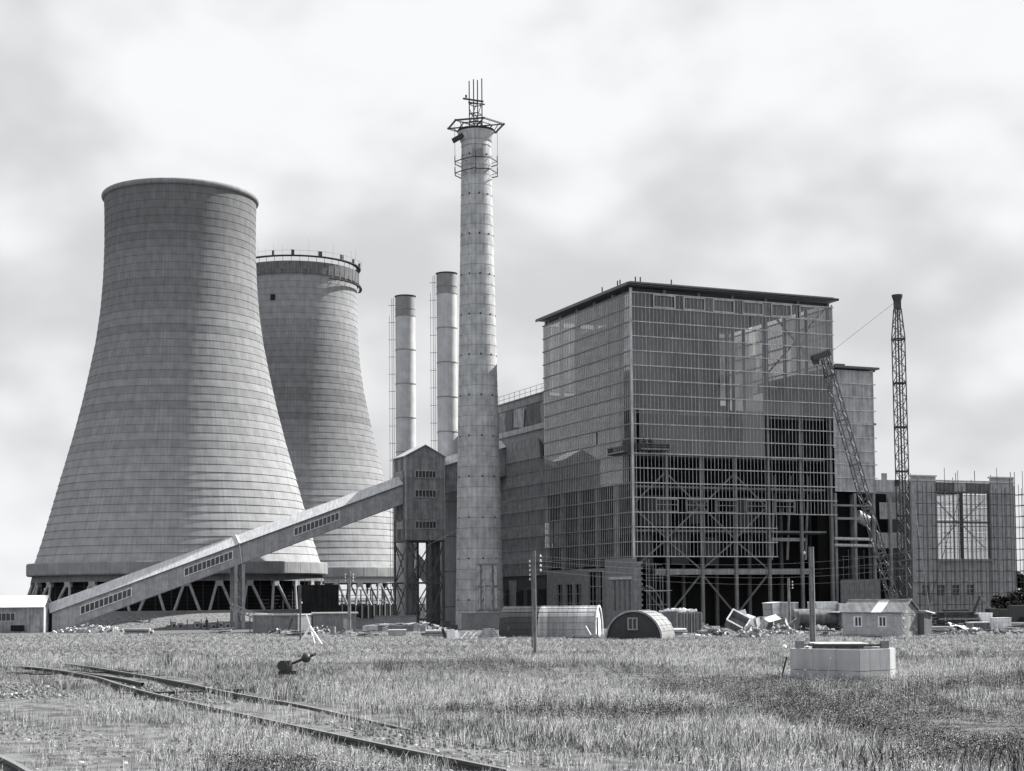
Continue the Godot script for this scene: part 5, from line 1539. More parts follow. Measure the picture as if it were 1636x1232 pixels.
	for k in 9:
		t = thing("stored_crate", "low crate or frame stored below the conveyor, number %d from the left" % (k + 1), "crate", Vector3(-55.6 + k * 1.25, -0.95, -246.5 + (k % 3) * 0.8), 0.1 * (k % 3), "stored crates below the conveyor")
		var od: String = ["first", "second", "third", "fourth", "fifth", "sixth", "seventh", "eighth", "ninth"][k]
		t.set_meta("label", "low pale crate below the conveyor, %s rightwards from the timber gate%s" % [od, ", with an upright post" if k % 2 else ""])
		var z := Vector3(0.9, 0.7 + 0.5 * ((k * 5) % 3) / 2.0, 0.7)
		bx("crate_body", Vector3(0, z.y / 2, 0), z, M.clad if k % 2 else M.clad2, t)
		bx("dark_slot", Vector3(0.1, z.y * 0.5, 0.37), Vector3(0.4, 0.35, 0.05), M.dark_wood, t)
		if k % 2: br("upright", Vector3(-0.4, 0, 0.4), Vector3(-0.4, 1.6, 0.4), 0.12, 0.12, M.dark_wood, t)
	man("person in dark clothes and cap standing below the conveyor near its trestle", Vector3(-48.6, -0.97, -243.5), PI - 0.4)
	var cb := B0 + Basis(Vector3.UP, TH) * Vector3(1.2, 24.72, 0.75)
	man("worker in dark clothes stooping in the cradle on the long glazed face", cb, PI + 0.8, 0.5)
	man("worker in dark clothes standing in the cradle at the building corner", B0 + Basis(Vector3.UP, TH) * Vector3(-0.75, 24.42, -1.0), PI * 0.5, 0.25)
	man("worker in dark clothes standing at the far end of the right cradle", B0 + Basis(Vector3.UP, TH) * Vector3(2.6, 24.72, 0.75), PI - 0.3, 0.3)
	# ---- loose site material
	var spots := [["pipes", 14.6, -146.0], ["planks", 19.0, -146.5], ["drum", 26.6, -152.0], ["drum", 27.5, -151.4], ["planks", 28.4, -141.0], ["pipes", 40.2, -146.0], ["planks", 47.6, -147.5], ["drum", 50.6, -151.0], ["pipes", 53.5, -160.0], ["planks", 39.4, -143.5], ["drum", -9.2, -158.0], ["planks", -14.6, -151.0], ["pipes", -7.6, -150.0], ["planks", -22.0, -155.0], ["drum", -19.0, -162.0], ["planks", -32.0, -168.0], ["pipes", -43.0, -176.0], ["planks", 11.8, -143.0]]
	var near := ["right of the short Nissen hut", "before the covered stack", "under the packing cases, left of the pair", "under the packing cases, right of the pair", "left of the pale shed", "behind the lean-to", "before the timber stack", "beside the large white crate", "at the right edge of the yard", "right of the lean-to", "before the junction tower's feet", "before the slab stack", "left of the leaning boards", "left of the white tripod", "by the left utility pole", "left of the concrete tank", "before the conveyor trestle", "between the Nissen huts"]
	for i in spots.size():
		var q: Array = spots[i]
		var turn := rng.randf_range(-0.7, 0.7)
		if q[0] == "pipes":
			t = thing("pipe_pile", "small pile of grey pipes %s" % near[i], "pipes", on(q[1], q[2]), turn)
			for k in 6:
				s = st()
				var y: float = 0.16 + (0.26 if k > 2 else 0.0) + (0.2 if k == 5 else 0.0)
				tube(s, Vector3(-1.6 + rng.randf() * 0.4, y, (k % 3) * 0.32 + (0.16 if k > 2 else 0.0)), Vector3(1.5 + rng.randf() * 0.5, y, (k % 3) * 0.32 + (0.16 if k > 2 else 0.0)), 0.15, 0.15, 10)
				obj("pipe", s, M.stack if k % 2 else M.grey_steel, t)
		elif q[0] == "planks":
			t = thing("plank_pile", "untidy pile of planks %s" % near[i], "planks", on(q[1], q[2]), turn)
			for k in 9: put("plank", box1, [M.wood, M.pale_wood, M.clad, M.dark_wood][k % 4], t, Transform3D(Basis.from_euler(Vector3(rng.randf_range(-0.15, 0.15), rng.randf_range(-0.6, 0.6), rng.randf_range(-0.12, 0.12))).scaled_local(Vector3(rng.randf_range(1.4, 3.0), 0.06, 0.22)), Vector3(rng.randf_range(-0.5, 0.5), 0.1 + k * 0.07, rng.randf_range(-0.5, 0.5))))
		else:
			t = thing("oil_drum", "steel drum standing %s" % near[i], "drum", on(q[1], q[2]), turn)
			s = st()
			lathe(s, [Vector2(0.29, 0), Vector2(0.29, 0.29), Vector2(0.31, 0.3), Vector2(0.29, 0.31), Vector2(0.29, 0.6), Vector2(0.31, 0.61), Vector2(0.29, 0.62), Vector2(0.29, 0.9), Vector2(0.27, 0.88), Vector2(0, 0.88)], 18)
			obj("shell", s, M.dark_sheet if i % 2 else M.sheet2, t)
			bx("bung", Vector3(0.15, 0.9, 0), Vector3(0.06, 0.04, 0.06), M.dark_steel, t)
	var hx := [13.2, 18.4, 23.6, 29.6, 39.0, 51.0, -8.0, -24.5]
	var hz := [-150.0, -142.0, -150.5, -147.5, -151.0, -147.0, -162.0, -163.0]
	var hw := ["between the small hut and the covered stack", "at the foot of the covered stack", "right behind the tipped bin", "left of the steel tank", "just right of the lean-to", "right of the canvas covered drums", "left of the chimney foot, near the prop bars", "at the right end of the concrete tank"]
	for k in 8: pile("scrap_heap", "low heap of scrap timber and rubble %s" % hw[k], "scrap heap", on(hx[k], hz[k]), Vector3(2.0, 1.0, 1.2), 44, [M.clad2, M.pale_wood, M.dark_wood, M.sheet, M.white, M.dark_sheet], 0.42, "scrap_piece")
	for k in 5: pile("spoil_heap", "low earth spoil heap %s" % ["left of the covered stack", "under the boiler house's open bays", "before the annexe's infill wall", "before the chimney base, left side", "below the scaffolded hall"][k], "spoil heap", [on(14.0, -160.0), on(22.0, -185.0), on(46.0, -190.0), on(-10.0, -175.0), on(54.0, -180.0)][k], Vector3(2.4, 1.5, 1.6), 40, [M.earth, M.sheet, M.clad2, M.wood], 0.4, "clod")
	var words := ["white lid askew", "two dark slots", "a broken corner", "a pale end", "a dark lining", "rope round it"]
	for k in 6:
		t = thing("open_crate", "open site crate with %s lying between tank and tipped bin" % words[k], "crate", on(24.6 + k * 1.35, -161.5 - (k * 7 % 4) * 1.6), rng.randf_range(-0.8, 0.8), "open crates before the boiler house")
		var cb2 := Basis(Vector3.BACK, rng.randf_range(-0.35, 0.35)) * Basis(Vector3.RIGHT, rng.randf_range(-0.2, 0.5))
		var z := Vector3(rng.randf_range(1.0, 1.7), rng.randf_range(0.8, 1.3), rng.randf_range(0.8, 1.2))
		for e in [-1, 1]:
			put("side", box1, M.clad2 if k % 2 else M.pale_wood, t, Transform3D(cb2.scaled_local(Vector3(0.06, z.y, z.z)), cb2 * Vector3(e * z.x / 2, z.y / 2, 0) + Vector3(0, 0.1, 0)))
			put("side", box1, M.sheet if k % 2 else M.wood, t, Transform3D(cb2.scaled_local(Vector3(z.x - 0.07, z.y, 0.06)), cb2 * Vector3(0, z.y / 2, e * z.z / 2) + Vector3(0, 0.1, 0)))
		put("floor", box1, M.dark_wood, t, Transform3D(cb2.scaled_local(Vector3(z.x, 0.06, z.z)), Vector3(0, 0.1, 0)))
		if k % 2 == 0: put("lid", box1, M.white, t, Transform3D((cb2 * Basis(Vector3.BACK, 0.25)).scaled_local(Vector3(z.x + 0.1, 0.07, z.z + 0.1)), cb2 * Vector3(0.1, z.y + 0.25, 0)))
	# ---- poles and wires
	pole("utility pole standing alone in the middle of the field with four insulators", on(1.5, -104.7), 7.1, 0.13, 4, 1.0)
	pole("thin second pole close behind the middle field pole", on(1.4, -112.0), 6.9, 0.055, 5, -0.3)
	pole("thick tall utility pole standing behind the concrete chamber", on(18.55, -95.0), 6.9, 0.2, 1, -1.0)
	pole("thin pole with insulators in front of the leaning packing cases", on(29.9, -166.0), 5.6, 0.16, 3, 1.0)
	pole("utility pole with paired insulators between the cooling towers' bases", on(-17.75, -166.5), 6.8, 0.2, 3, 1.0, true)
	pole("thin dark post behind the white tripod", on(-19.4, -140.0), 3.9, 0.09, 1, 0.3)
	var pa := on(1.92, -104.7)
	for k in 4:
		wire("overhead wire running right from the field pole, %s from the top" % ["first", "second", "third", "fourth"][k], pa + Vector3(0, 6.7 - k * 0.33, 0), Vector3(47.0, 9.0 - k * 0.9, -170.0), 1.2)
	wire("slack wire from the left pole rising past the junction tower", on(-17.4, -166.5, 6.0), Vector3(0.4, 17.0, -200.0), 0.6)
	wire("slack wire dropping left from the thin field pole", on(1.35, -112.0, 4.6), on(-17.3, -166.5, 0.9), 0.3)
	# ---- white tripod
	t = thing("white_tripod", "white painted A-frame tripod standing at the edge of the field", "tripod", on(-17.1, -129.3), 0.0)
	br("leg", Vector3(-1.0, -0.05, 0.2), Vector3(0.02, 1.55, 0), 0.17, 0.17, M.whitewash, t)
	br("leg", Vector3(1.05, -0.05, 0.2), Vector3(-0.02, 1.55, 0), 0.17, 0.17, M.whitewash, t)
	br("leg", Vector3(0.35, -0.05, -0.7), Vector3(0, 1.5, 0), 0.09, 0.09, M.whitewash, t)
	br("cross_bar", Vector3(-0.65, 0.7, 0.14), Vector3(0.65, 0.7, 0.14), 0.2, 0.1, M.whitewash, t)
	br("top_pole", Vector3(0.1, 1.3, 0), Vector3(-0.35, 2.6, 0), 0.1, 0.1, M.whitewash, t)
	# ---- concrete chamber
	t = thing("concrete_chamber", "hexagonal concrete chamber with plank cover standing in the grass", "chamber", Vector3(7.72, 2.1, -35.45), 0.0)
	var hp := [Vector3(-1.12, 0, -0.9), Vector3(0.08, 0, 0.86), Vector3(0.72, 0, 0.9), Vector3(0.98, 0, 0.2), Vector3(0.9, 0, -1.5), Vector3(-0.4, 0, -2.0)]
	hp[0] = Vector3(-1.27, 0, -0.35); hp[1] = Vector3(0.06, 0, 0.95); hp[2] = Vector3(0.87, 0, 0.42); hp[3] = Vector3(1.14, 0, -0.15); hp[4] = Vector3(0.9, 0, -1.3); hp[5] = Vector3(-0.6, 0, -1.6)
	for k in 6:
		var a: Vector3 = hp[k]
		var b: Vector3 = hp[(k + 1) % 6]
		var parts: int = [3, 3, 1, 2, 2, 2][k]
		for j in parts:
			var p := a.lerp(b, float(j) / parts)
			var q := a.lerp(b, float(j + 1) / parts)
			var d := (q - p).normalized() * 0.005
			for lv in 2:
				var y0 := [-0.3, 0.214][lv] as float
				var y1 := [0.2, 0.69][lv] as float
				var inw := (Vector3(0, 0, -0.3) - (p + q) / 2).normalized() * (0.12 + 0.004 * lv)
				s = st()
				para(s, p + d + Vector3(0, y0, 0), q - d + Vector3(0, y0, 0), Vector3(0, y1 - y0, 0), inw)
				obj("wall_panel", s, M.pale_concrete, t)
	for q in [[Vector3(-1.05, 0.78, -0.3)], [Vector3(0.8, 0.78, 0.2)]]: bx("corner_block", q[0], Vector3(0.16, 0.17, 0.16), M.brick, t, 0.2)
	br("rod", Vector3(-1.0, 0.77, -0.3), Vector3(0.8, 0.77, 0.22), 0.035, 0.035, M.dark_steel, t)
	br("rod", Vector3(-0.7, 0.74, -0.6), Vector3(0.85, 0.74, -0.2), 0.03, 0.03, M.dark_steel, t)
	for k in 4: put("cover_plank", box1, M.white if k % 2 else M.clad, t, Transform3D(Basis(Vector3.UP, -0.25).scaled_local(Vector3(1.2, 0.05, 0.24)), Vector3(-0.1, 0.78, -1.05 + k * 0.26)))
	bx("dark_cover", Vector3(-0.1, 0.72, -0.5), Vector3(1.15, 0.05, 1.0), M.dark_wood, t, -0.25)
	t = thing("leaning_stake", "thin dark stake leaning in the grass left of the concrete chamber", "stake", Vector3(6.42, 2.1, -36.8), 0.0)
	br("stake", Vector3(-0.02, -0.1, 0), Vector3(0.13, 0.45, 0), 0.035, 0.035, M.iron, t)
	t = thing("tree_stump", "small dark stump beside the short Nissen hut", "stump", on(14.0, -139.6), 0.0)
	s = st()
	lathe(s, [Vector2(0.3, -0.1), Vector2(0.2, 0.3), Vector2(0.16, 0.8), Vector2(0, 0.84)], 9, true)
	obj("stump", s, M.dark_wood, t)
	t = thing("white_post", "short white post at the right side of the short Nissen hut", "post", on(13.5, -137.5), 0.0)
	bx("post", Vector3(0, 0.45, 0), Vector3(0.14, 1.1, 0.12), M.white, t)
	t = thing("steel_trestle", "low dark trestle of beams lying between the Nissen huts", "trestle", on(6.9, -139.0), 0.0)
	bx("beam", Vector3(-0.4, 0.35, 0), Vector3(2.4, 0.14, 0.2), M.clad2, t)
	bx("under_beam", Vector3(-0.6, 0.1, -0.4), Vector3(3.0, 0.16, 0.2), M.dark_steel, t)
	for x in [-1.4, 0.7]: bx("trestle_leg", Vector3(x, 0.12, 0), Vector3(0.12, 0.4, 0.2), M.dark_wood, t)
	br("white_bar", Vector3(0.2, 0.3, 0), Vector3(-0.3, 1.2, -0.3), 0.08, 0.08, M.white, t)

# ---------------------------------------------------------------- railway
func rail_part(t: Node, pts: Array, called := "rail", sink := 0.0) -> void:
	var cv := Curve3D.new()
	for p in pts: cv.add_point(Vector3(p.x, 0, p.y))
	for i in range(1, pts.size() - 1):
		var d: Vector2 = (pts[i + 1] - pts[i - 1]) / 6.0
		cv.set_point_in(i, Vector3(-d.x, 0, -d.y)); cv.set_point_out(i, Vector3(d.x, 0, d.y))
	var prof := [Vector2(-0.065, 0), Vector2(0.065, 0), Vector2(0.065, 0.02), Vector2(0.012, 0.04), Vector2(0.012, 0.105), Vector2(0.035, 0.115), Vector2(0.033, 0.15), Vector2(-0.033, 0.15), Vector2(-0.035, 0.115), Vector2(-0.012, 0.105), Vector2(-0.012, 0.04), Vector2(-0.065, 0.02)]
	var s := st()
	var top := st()
	var L := cv.get_baked_length()
	var n := int(L / 0.6)
	var prev := []
	for i in n + 1:
		var p := cv.sample_baked(L * i / n)
		var q := cv.sample_baked(minf(L, L * i / n + 0.05))
		var p0 := cv.sample_baked(maxf(0, L * i / n - 0.05))
		var d := (q - p0).normalized()
		var sd := Vector3.UP.cross(d)
		var base := 2.1 - 0.045
		if p.z < -45.0: base = gy(p.x, p.z) + 0.03
		base -= sink * smoothstep(0.55, 1.0, float(i) / n)
		var row := []
		for v in prof: row.append(Vector3(p.x, base + v.y, p.z) + sd * v.x)
		if prev.size():
			for k in 12:
				quad(s, prev[k], row[k], row[(k + 1) % 12], prev[(k + 1) % 12])
			quad(top, prev[6] + Vector3(0, 0.003, 0), row[6] + Vector3(0, 0.003, 0), row[7] + Vector3(0, 0.003, 0), prev[7] + Vector3(0, 0.003, 0))
		prev = row
	var r := obj(called, s, M.iron, t)
	obj("running_surface", top, M.rail_top, r)
func track() -> void:
	var t := thing("railway_track", "overgrown railway track curving through the foreground grass with a turnout", "railway track")
	var a := [Vector2(-60, -56.5), Vector2(-30, -50.5), Vector2(-19, -46.4), Vector2(-14.5, -43.8), Vector2(-12.4, -41.3), Vector2(-10.2, -37.4), Vector2(-8.9, -34.4), Vector2(-7.6, -31.5), Vector2(-6.4, -29.0), Vector2(-5.4, -27.0), Vector2(-4.0, -24.2), Vector2(-2.3, -20.9), Vector2(-1.3, -19.0), Vector2(0.0, -16.6), Vector2(2.2, -12.4), Vector2(5.5, -6.0)]
	rail_part(t, a)
	var b := [Vector2(-13.4, -45.4), Vector2(-11.7, -42.6), Vector2(-10.2, -39.8), Vector2(-8.6, -36.8), Vector2(-7.1, -33.8), Vector2(-5.9, -31.2), Vector2(-4.9, -29.2), Vector2(-3.8, -27.2), Vector2(-2.1, -23.9), Vector2(-1.2, -22.2), Vector2(2.2, -15.6)]
	rail_part(t, b, "rail", 0.2)
	rail_part(t, [Vector2(-60, -58.2), Vector2(-30, -52.0), Vector2(-20, -47.6), Vector2(-15.7, -45.0), Vector2(-13.2, -42.6), Vector2(-11.2, -39.6), Vector2(-9.4, -36.6), Vector2(-8.3, -34.4)], "check_rail")
	rail_part(t, [Vector2(-40, -66.0), Vector2(-24, -59.5), Vector2(-18.7, -55.8), Vector2(-15.8, -51.6)])
	rail_part(t, [Vector2(-9.5, -24.5), Vector2(-6.3, -18.8), Vector2(-5.2, -16.7), Vector2(-3.2, -12.7)])
	# timber sleepers, half buried
	var da := PackedVector2Array(a)
	for i in range(2, 7):
		var p: Vector2 = da[i]
		var q: Vector2 = da[i + 1]
		var d := (q - p).normalized()
		var nn := Vector2(-d.y, d.x)
		if nn.x < 0: nn = -nn
		var n := int((q - p).length() / 0.72)
		for k in n:
			if rng.randf() < 0.3: continue
			var c := p.lerp(q, (k + 0.5) / n) + nn * (0.78 + rng.randf_range(-0.2, 0.2))
			bx("sleeper", Vector3(c.x, 2.05 + rng.randf_range(-0.04, 0.02), c.y), Vector3(2.7 + (0.8 if i < 6 else 0.0), 0.16, 0.25), M.dark_wood, t, atan2(-nn.y, nn.x) + rng.randf_range(-0.04, 0.04))
	# points lever
	t = thing("points_lever", "dark points lever with ball weight on its slanting arm beside the track", "points lever", Vector3(-5.65, 2.2, -38.6), 0.0)
	var s := st()
	tube(s, Vector3(-0.02, 0.0, 0.12), Vector3(-0.02, 0.34, 0.12), 0.16, 0.13, 12)
	obj("pivot_box", s, M.iron, t)
	bx("base_plate", Vector3(0, 0.0, 0), Vector3(0.5, 0.1, 0.5), M.iron, t)
	s = st()
	tube(s, Vector3(-0.13, 0.2, -0.05), Vector3(-0.13, 0.2, 0.3), 0.15, 0.15, 14)
	obj("cam", s, M.iron, t)
	br("arm", Vector3(0.0, 0.2, 0.1), Vector3(0.8, 0.52, 0.1), 0.06, 0.07, M.iron, t)
	s = st()
	lathe(s, [Vector2(0, -0.14), Vector2(0.08, -0.12), Vector2(0.125, -0.06), Vector2(0.14, 0), Vector2(0.125, 0.06), Vector2(0.08, 0.12), Vector2(0, 0.14)], 16, true)
	obj("ball_weight", s, M.iron, t).position = Vector3(0.52, 0.41, 0.1)
	t.scale = Vector3(0.88, 0.88, 0.88)

# ---------------------------------------------------------------- vegetation
func vcol(l: float) -> Color: return Color(l * 0.975, l, l * 1.045)
func tuft(sd: int, n: int, h: float, spread: float, w: float, tone: Array, heads := 0.0) -> ArrayMesh:
	var r := RandomNumberGenerator.new()
	r.seed = sd
	var s := SurfaceTool.new()
	s.begin(Mesh.PRIMITIVE_TRIANGLES)
	for k in n:
		var a := r.randf() * TAU
		var q := sqrt(r.randf()) * spread
		var p := Vector3(cos(a) * q, -0.03, sin(a) * q)
		var hh := h * r.randf_range(0.45, 1.15)
		var lean := Vector3(r.randf_range(-0.5, 0.35), 0, r.randf_range(-0.4, 0.4)) * hh
		var sd2 := Vector3(cos(a * 3.1), 0, sin(a * 3.1)) * w
		var c := vcol(lerpf(tone[0], tone[1], r.randf()))
		var m := p + lean * 0.35 + Vector3(0, hh * 0.6, 0)
		var e := p + lean + Vector3(0, hh, 0)
		s.set_color(c)
		s.set_normal(Vector3(lean.x, 1.0, 0.4).normalized())
		for v in [p - sd2, m - sd2 * 0.7, p + sd2, p + sd2, m - sd2 * 0.7, m + sd2 * 0.7, m - sd2 * 0.7, e, m + sd2 * 0.7]: s.add_vertex(v)
		if r.randf() < heads:
			s.set_color(vcol(r.randf_range(0.35, 0.6)))
			var b := w * 1.3 + 0.004
			for v in [e + Vector3(-b, 0, 0), e + Vector3(0, b * 1.2, 0), e + Vector3(b, 0, 0), e + Vector3(0, 0, -b), e + Vector3(0, b * 1.2, 0), e + Vector3(0, 0, b)]: s.add_vertex(v)
	return s.commit()
func scatter(called: String, label: String, cat: String, mesh: Mesh, m: Material, pts: Array, lo: float, hi: float) -> void:
	var mm := MultiMesh.new()
	mm.transform_format = MultiMesh.TRANSFORM_3D
	mm.mesh = mesh
	mm.instance_count = pts.size()
	var lush := noise(91, 0.16, 3)
	for i in pts.size():
		var p: Vector3 = pts[i]
		var k := rng.randf_range(lo, hi)
		var ky := k * rng.randf_range(0.8, 1.2)
		if not called.ends_with("stones"): ky *= 1.0 + 0.85 * lush.get_noise_2d(p.x, p.z)
		mm.set_instance_transform(i, Transform3D(Basis(Vector3.UP, rng.randf() * TAU if called.ends_with("stones") or called.begins_with("distant") else rng.randf_range(-0.7, 0.7) + (PI if rng.randf() < 0.3 else 0.0)).scaled_local(Vector3(k, ky, k)), p))
	var o := MultiMeshInstance3D.new()
	o.name = numbered(called, self)
	o.multimesh = mm
	o.material_override = m
	add_child(o)
	tag(o, label, cat, "", "stuff")
func seg_dist(p: Vector2, a: Vector2, b: Vector2) -> float:
	var ab := b - a
	return p.distance_to(a + ab * clampf((p - a).dot(ab) / ab.length_squared(), 0, 1))
func vegetation() -> void:
	var m := StandardMaterial3D.new()
	m.vertex_color_use_as_albedo = true
	m.roughness = 0.85
	m.metallic_specular = 0.2
	m.backlight_enabled = true
	m.backlight = Color(0.3, 0.3, 0.3)
	var dark := noise(71, 0.055, 3)
	var fine := noise(72, 0.3, 2)
	var weed := noise(73, 0.09, 3)
	var rail := [Vector2(-30, -51), Vector2(-14.5, -44.5), Vector2(-10.2, -38.4), Vector2(-7.2, -32.5), Vector2(-4.9, -27.9), Vector2(-1.7, -21.6), Vector2(0.1, -18), Vector2(4.2, -10)]
	var r1 := [Vector2(-30, -50.5), Vector2(-19, -46.4), Vector2(-14.5, -43.8), Vector2(-10.2, -37.4), Vector2(-7.6, -31.5), Vector2(-5.4, -27.0), Vector2(-2.3, -20.9), Vector2(0.0, -16.6), Vector2(2.2, -12.4)]
	var r2 := [Vector2(-13.4, -45.4), Vector2(-8.6, -36.8), Vector2(-5.9, -31.2), Vector2(-3.8, -27.2), Vector2(-2.1, -23.9)]
	var lists := {"straw": [], "straw2": [], "green": [], "weed": [], "clover": [], "far": [], "far2": [], "short": []}
	var band := [[10.0, 24.0, 80.0], [24.0, 36.0, 46.0], [36.0, 56.0, 22.0], [56.0, 100.0, 9.0], [100.0, 182.0, 4.5]]
	for b in band:
		var zm: float = (b[0] + b[1]) / 2
		var half: float = b[1] * 0.37 + 8.0
		var n := int((b[1] - b[0]) * half * 2 * b[2])
		for i in n:
			var d := rng.randf_range(b[0], b[1])
			var x := rng.randf_range(-half, half)
			if absf(x) > d * 0.37 + 8.0: continue
			if absf(x) > d * 0.345 + 1.5 and rng.randf() < 0.4: continue
			var z := -d
			if d > 172.0: continue
			var v := dark.get_noise_2d(x, z * 0.8) + 0.35 * fine.get_noise_2d(x, z)
			var p := Vector2(x, z)
			var dr := 99.0
			for k in rail.size() - 1: dr = minf(dr, seg_dist(p, rail[k], rail[k + 1]))
			var dn := 99.0
			for k in r1.size() - 1: dn = minf(dn, seg_dist(p + Vector2(-0.12, 0.3), r1[k], r1[k + 1]))
			for k in r2.size() - 1: dn = minf(dn, seg_dist(p + Vector2(-0.12, 0.3), r2[k], r2[k + 1]))
			if dn < 0.34 and rng.randf() < 0.9: continue
			# bare cindery ground left of the track near the camera
			var bare := rail_x(z) - 1.1 - maxf(30.0 - d, 0.0) * 0.1 - x + v * 2.0
			if d < 42 and dr < 1.5 and rng.randf() < 0.72: continue
			if d < 42 and dr < 0.95 and rng.randf() < 0.55: continue
			if x < rail_x(z) - 0.6 and d < 42:
				if bare > 0.0 and rng.randf() < (0.965 if bare > 0.5 else 0.72):
					if rng.randf() < 0.16: lists.short.append(Vector3(x, gy(x, z) - 0.03, z))
					continue
			if absf(x - 7.7) < 1.25 and absf(z + 35.7) < 1.1: continue
			var pos := Vector3(x, gy(x, z), z)
			if d < 56:
				var w := weed.get_noise_2d(x, z) + (0.32 if x > 3.5 + (30 - d) * 0.05 and d > 17 and d < 33 else -0.12)
				if w > 0.16:
					if rng.randf() < 0.55: lists.weed.append(pos)
					elif rng.randf() < 0.35: lists.clover.append(pos)
					else: lists.short.append(pos)
					continue
				if v > 0.1: lists.green.append(pos)
				elif rng.randf() < 0.5: lists.straw.append(pos)
				else: lists.straw2.append(pos)
				if rng.randf() < 0.4: lists.short.append(pos + Vector3(0.08, 0, 0.05))
			elif v > 0.16: lists.far2.append(pos)
			else: lists.far.append(pos)
	scatter("dry_grass", "tall dry straw coloured grass over the whole foreground field", "grass", tuft(1, 24, 0.2, 0.19, 0.003, [0.22, 0.49]), m, lists.straw, 0.7, 1.35)
	scatter("dry_grass", "dry grass with pale seed heads mixed through the foreground field", "grass", tuft(2, 20, 0.23, 0.2, 0.0028, [0.25, 0.55], 0.2), m, lists.straw2, 0.7, 1.4)
	scatter("green_grass", "darker green grass in patches through the foreground field", "grass", tuft(3, 24, 0.15, 0.19, 0.0036, [0.15, 0.33]), m, lists.green, 0.7, 1.3)
	scatter("short_turf", "short matted turf at the roots of the tall grass", "grass", tuft(4, 22, 0.085, 0.22, 0.004, [0.22, 0.4]), m, lists.short, 0.8, 1.3)
	var st_pts := []
	var bush := []
	for i in 900:
		var d := rng.randf_range(11.0, 60.0)
		var x := rng.randf_range(-d * 0.38, d * 0.38)
		if x < rail_x(-d) + 1.9 and d < 45: continue
		if weed.get_noise_2d(x * 0.7 + 30, -d) > -0.05: st_pts.append(Vector3(x, gy(x, -d), -d))
	for i in 150:
		var d := rng.randf_range(14.0, 120.0)
		var x := rng.randf_range(-d * 0.4, d * 0.4)
		if (x < rail_x(-d) + 2.2 and d < 46) or (absf(x - 7.7) < 1.5 and absf(d - 35.7) < 1.5): continue
		bush.append(Vector3(x, gy(x, -d), -d))
	scatter("seed_stalks", "tall pale seed stalks rising above the foreground grass", "grass", tuft(9, 7, 0.52, 0.14, 0.003, [0.25, 0.5], 0.5), m, st_pts, 0.7, 1.25)
	scatter("dark_tussocks", "dark green tussocks dotted through the field", "grass", tuft(10, 60, 0.3, 0.3, 0.006, [0.05, 0.14]), m, bush, 0.7, 1.5)
	scatter("dark_weeds", "dark leafy weeds spreading through the right foreground", "weeds", weed_mesh(5, 22, 0.22, 0.2, 0.012, [0.07, 0.19]), m, lists.weed, 0.7, 1.3)
	scatter("pale_flowers", "small pale flower heads standing among the dark weeds", "flowers", tuft(6, 9, 0.28, 0.2, 0.003, [0.12, 0.26], 0.45), m, lists.clover, 0.7, 1.2)
	scatter("distant_grass", "pale dry grass covering the middle of the field", "grass", tuft(7, 54, 0.22, 0.5, 0.008, [0.3, 0.46]), m, lists.far, 0.7, 1.3)
	scatter("distant_grass", "greener grass in patches across the middle of the field", "grass", tuft(8, 54, 0.18, 0.5, 0.008, [0.24, 0.38]), m, lists.far2, 0.7, 1.3)
	# stones on the bare ground
	var s := st()
	lathe(s, [Vector2(0.045, -0.02), Vector2(0.06, 0.015), Vector2(0.035, 0.045), Vector2(0, 0.05)], 6)
	s.generate_normals()
	var stone := s.commit()
	var sp := [[], [], [], []]
	for i in 22000:
		var d := 12.0 + 32.0 * pow(rng.randf(), 1.3)
		var x := rng.randf_range(-d * 0.37 - 2, rail_x(-d) + 1.8)
		var q := rng.randf()
		sp[0 if q < 0.45 else (1 if q < 0.72 else (2 if q < 0.97 else 3))].append(Vector3(x, 2.09, -d))
	scatter("grey_stones", "grey cinders strewn on the bare ground left of the track", "gravel", stone, M.earth, sp[0], 0.25, 0.9)
	scatter("dark_stones", "dark clinker lumps on the bare ground left of the track", "gravel", stone, M.dark_sheet, sp[1], 0.2, 0.8)
	scatter("light_stones", "light chips of stone on the bare ground left of the track", "gravel", stone, M.clad2, sp[2], 0.15, 0.5)
	scatter("pale_stones", "pale stones lying on the bare ground left of the track", "gravel", stone, M.clad, sp[3], 0.3, 0.9)
	# trees
	tree("round_tree", "dark leafy tree standing beyond the scaffolding at the right edge", Vector3(86.0, -1, -252.0), 8.4, 4.2, 11)
	tree("shrub", "dark bushy shrub at the right edge of the yard, nearer", Vector3(67.5, -0.9, -205.0), 4.2, 2.6, 12)
	tree("shrub", "dark bushy shrub behind the dumper at the hall's right corner", Vector3(72.0, -1, -222.0), 5.0, 3.0, 13)
	var tl := ["leftmost", "second from the left", "third from the left", "fourth from the left"]
	for k in 4: tree("distant_tree", "far tree on the left horizon beyond the low building, %s" % tl[k], Vector3(-201.0 + k * 11.5, -1, -590.0 - (k % 2) * 14), 7.0 + (k % 3) * 1.2, 5.0, 20 + k)
func rail_x(z: float) -> float:
	if z < -44: return -14.5 + (z + 44) * 1.6
	return lerpf(-1.2, -14.5, clampf((-z - 18.6) / 25.4, 0, 1)) if z < -18.6 else -1.2 + (z + 18.6) * 0.54
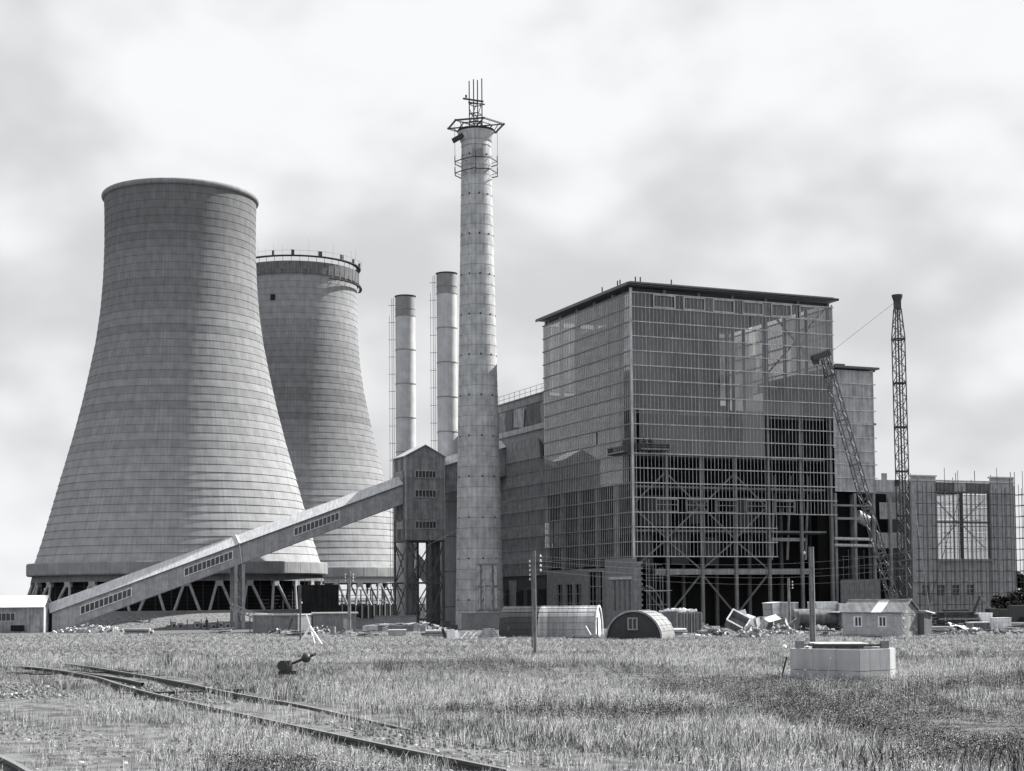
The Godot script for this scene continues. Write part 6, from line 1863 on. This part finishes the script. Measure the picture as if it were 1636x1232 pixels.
func weed_mesh(sd: int, n: int, h: float, spread: float, w: float, tone: Array) -> ArrayMesh:
	var r := RandomNumberGenerator.new()
	r.seed = sd
	var s := SurfaceTool.new()
	s.begin(Mesh.PRIMITIVE_TRIANGLES)
	for k in n * 2:
		var a := r.randf() * TAU
		var p := Vector3(cos(a), 0, sin(a)) * sqrt(r.randf()) * spread + Vector3(0, r.randf() * h, 0)
		var u := Vector3(r.randf_range(-1, 1), r.randf_range(-0.3, 0.6), r.randf_range(-1, 1)).normalized() * w * r.randf_range(0.6, 1.3)
		var v := u.cross(Vector3(r.randf_range(-0.4, 0.4), 1, r.randf_range(-0.4, 0.4))).normalized() * w * 0.5
		s.set_color(vcol(lerpf(tone[0], tone[1], r.randf())))
		s.set_normal(Vector3(0, 1, 0.3).normalized())
		for q in [p - u, p + v, p + u, p - u, p + u, p - v]: s.add_vertex(q)
	return s.commit()
func tree(called: String, label: String, at: Vector3, h: float, r: float, sd: int) -> void:
	var q := RandomNumberGenerator.new()
	q.seed = sd
	var t := thing(called, label, "shrub" if called == "shrub" else "tree", at)
	var s := st()
	tube(s, Vector3(0, -0.3, 0), Vector3(0.1, h * 0.55, 0), 0.05 * h, 0.025 * h, 8)
	for k in 5:
		var a := TAU * k / 5 + q.randf()
		tube(s, Vector3(0, h * (0.25 + 0.05 * k), 0), Vector3(cos(a) * r * 0.6, h * (0.55 + 0.06 * k), sin(a) * r * 0.6), 0.02 * h, 0.008 * h, 6)
	obj("trunk", s, M.dark_wood, t)
	s = SurfaceTool.new()
	s.begin(Mesh.PRIMITIVE_TRIANGLES)
	for c in 16:
		var a := q.randf() * TAU
		var rr := r * sqrt(q.randf()) * 0.75
		var cc := Vector3(cos(a) * rr, h * q.randf_range(0.3 if called != "shrub" else 0.12, 0.86), sin(a) * rr)
		var cr := r * q.randf_range(0.25, 0.45) * (1.1 - 0.4 * cc.y / h)
		for k in 170:
			var d := Vector3(q.randf_range(-1, 1), q.randf_range(-0.8, 1), q.randf_range(-1, 1)).normalized()
			var p := cc + d * cr * pow(q.randf(), 0.4)
			var u := Vector3(q.randf_range(-1, 1), q.randf_range(-1, 1), q.randf_range(-1, 1)).normalized() * 0.035 * h
			var v := u.cross(d).normalized() * 0.022 * h
			s.set_color(vcol(q.randf_range(0.035, 0.085)))
			s.set_normal((d + Vector3(0, 0.3, 0)).normalized())
			for e in [p - u, p + v, p + u, p - u, p + u, p - v]: s.add_vertex(e)
	put("crown", s.commit(), M.leaf, t)
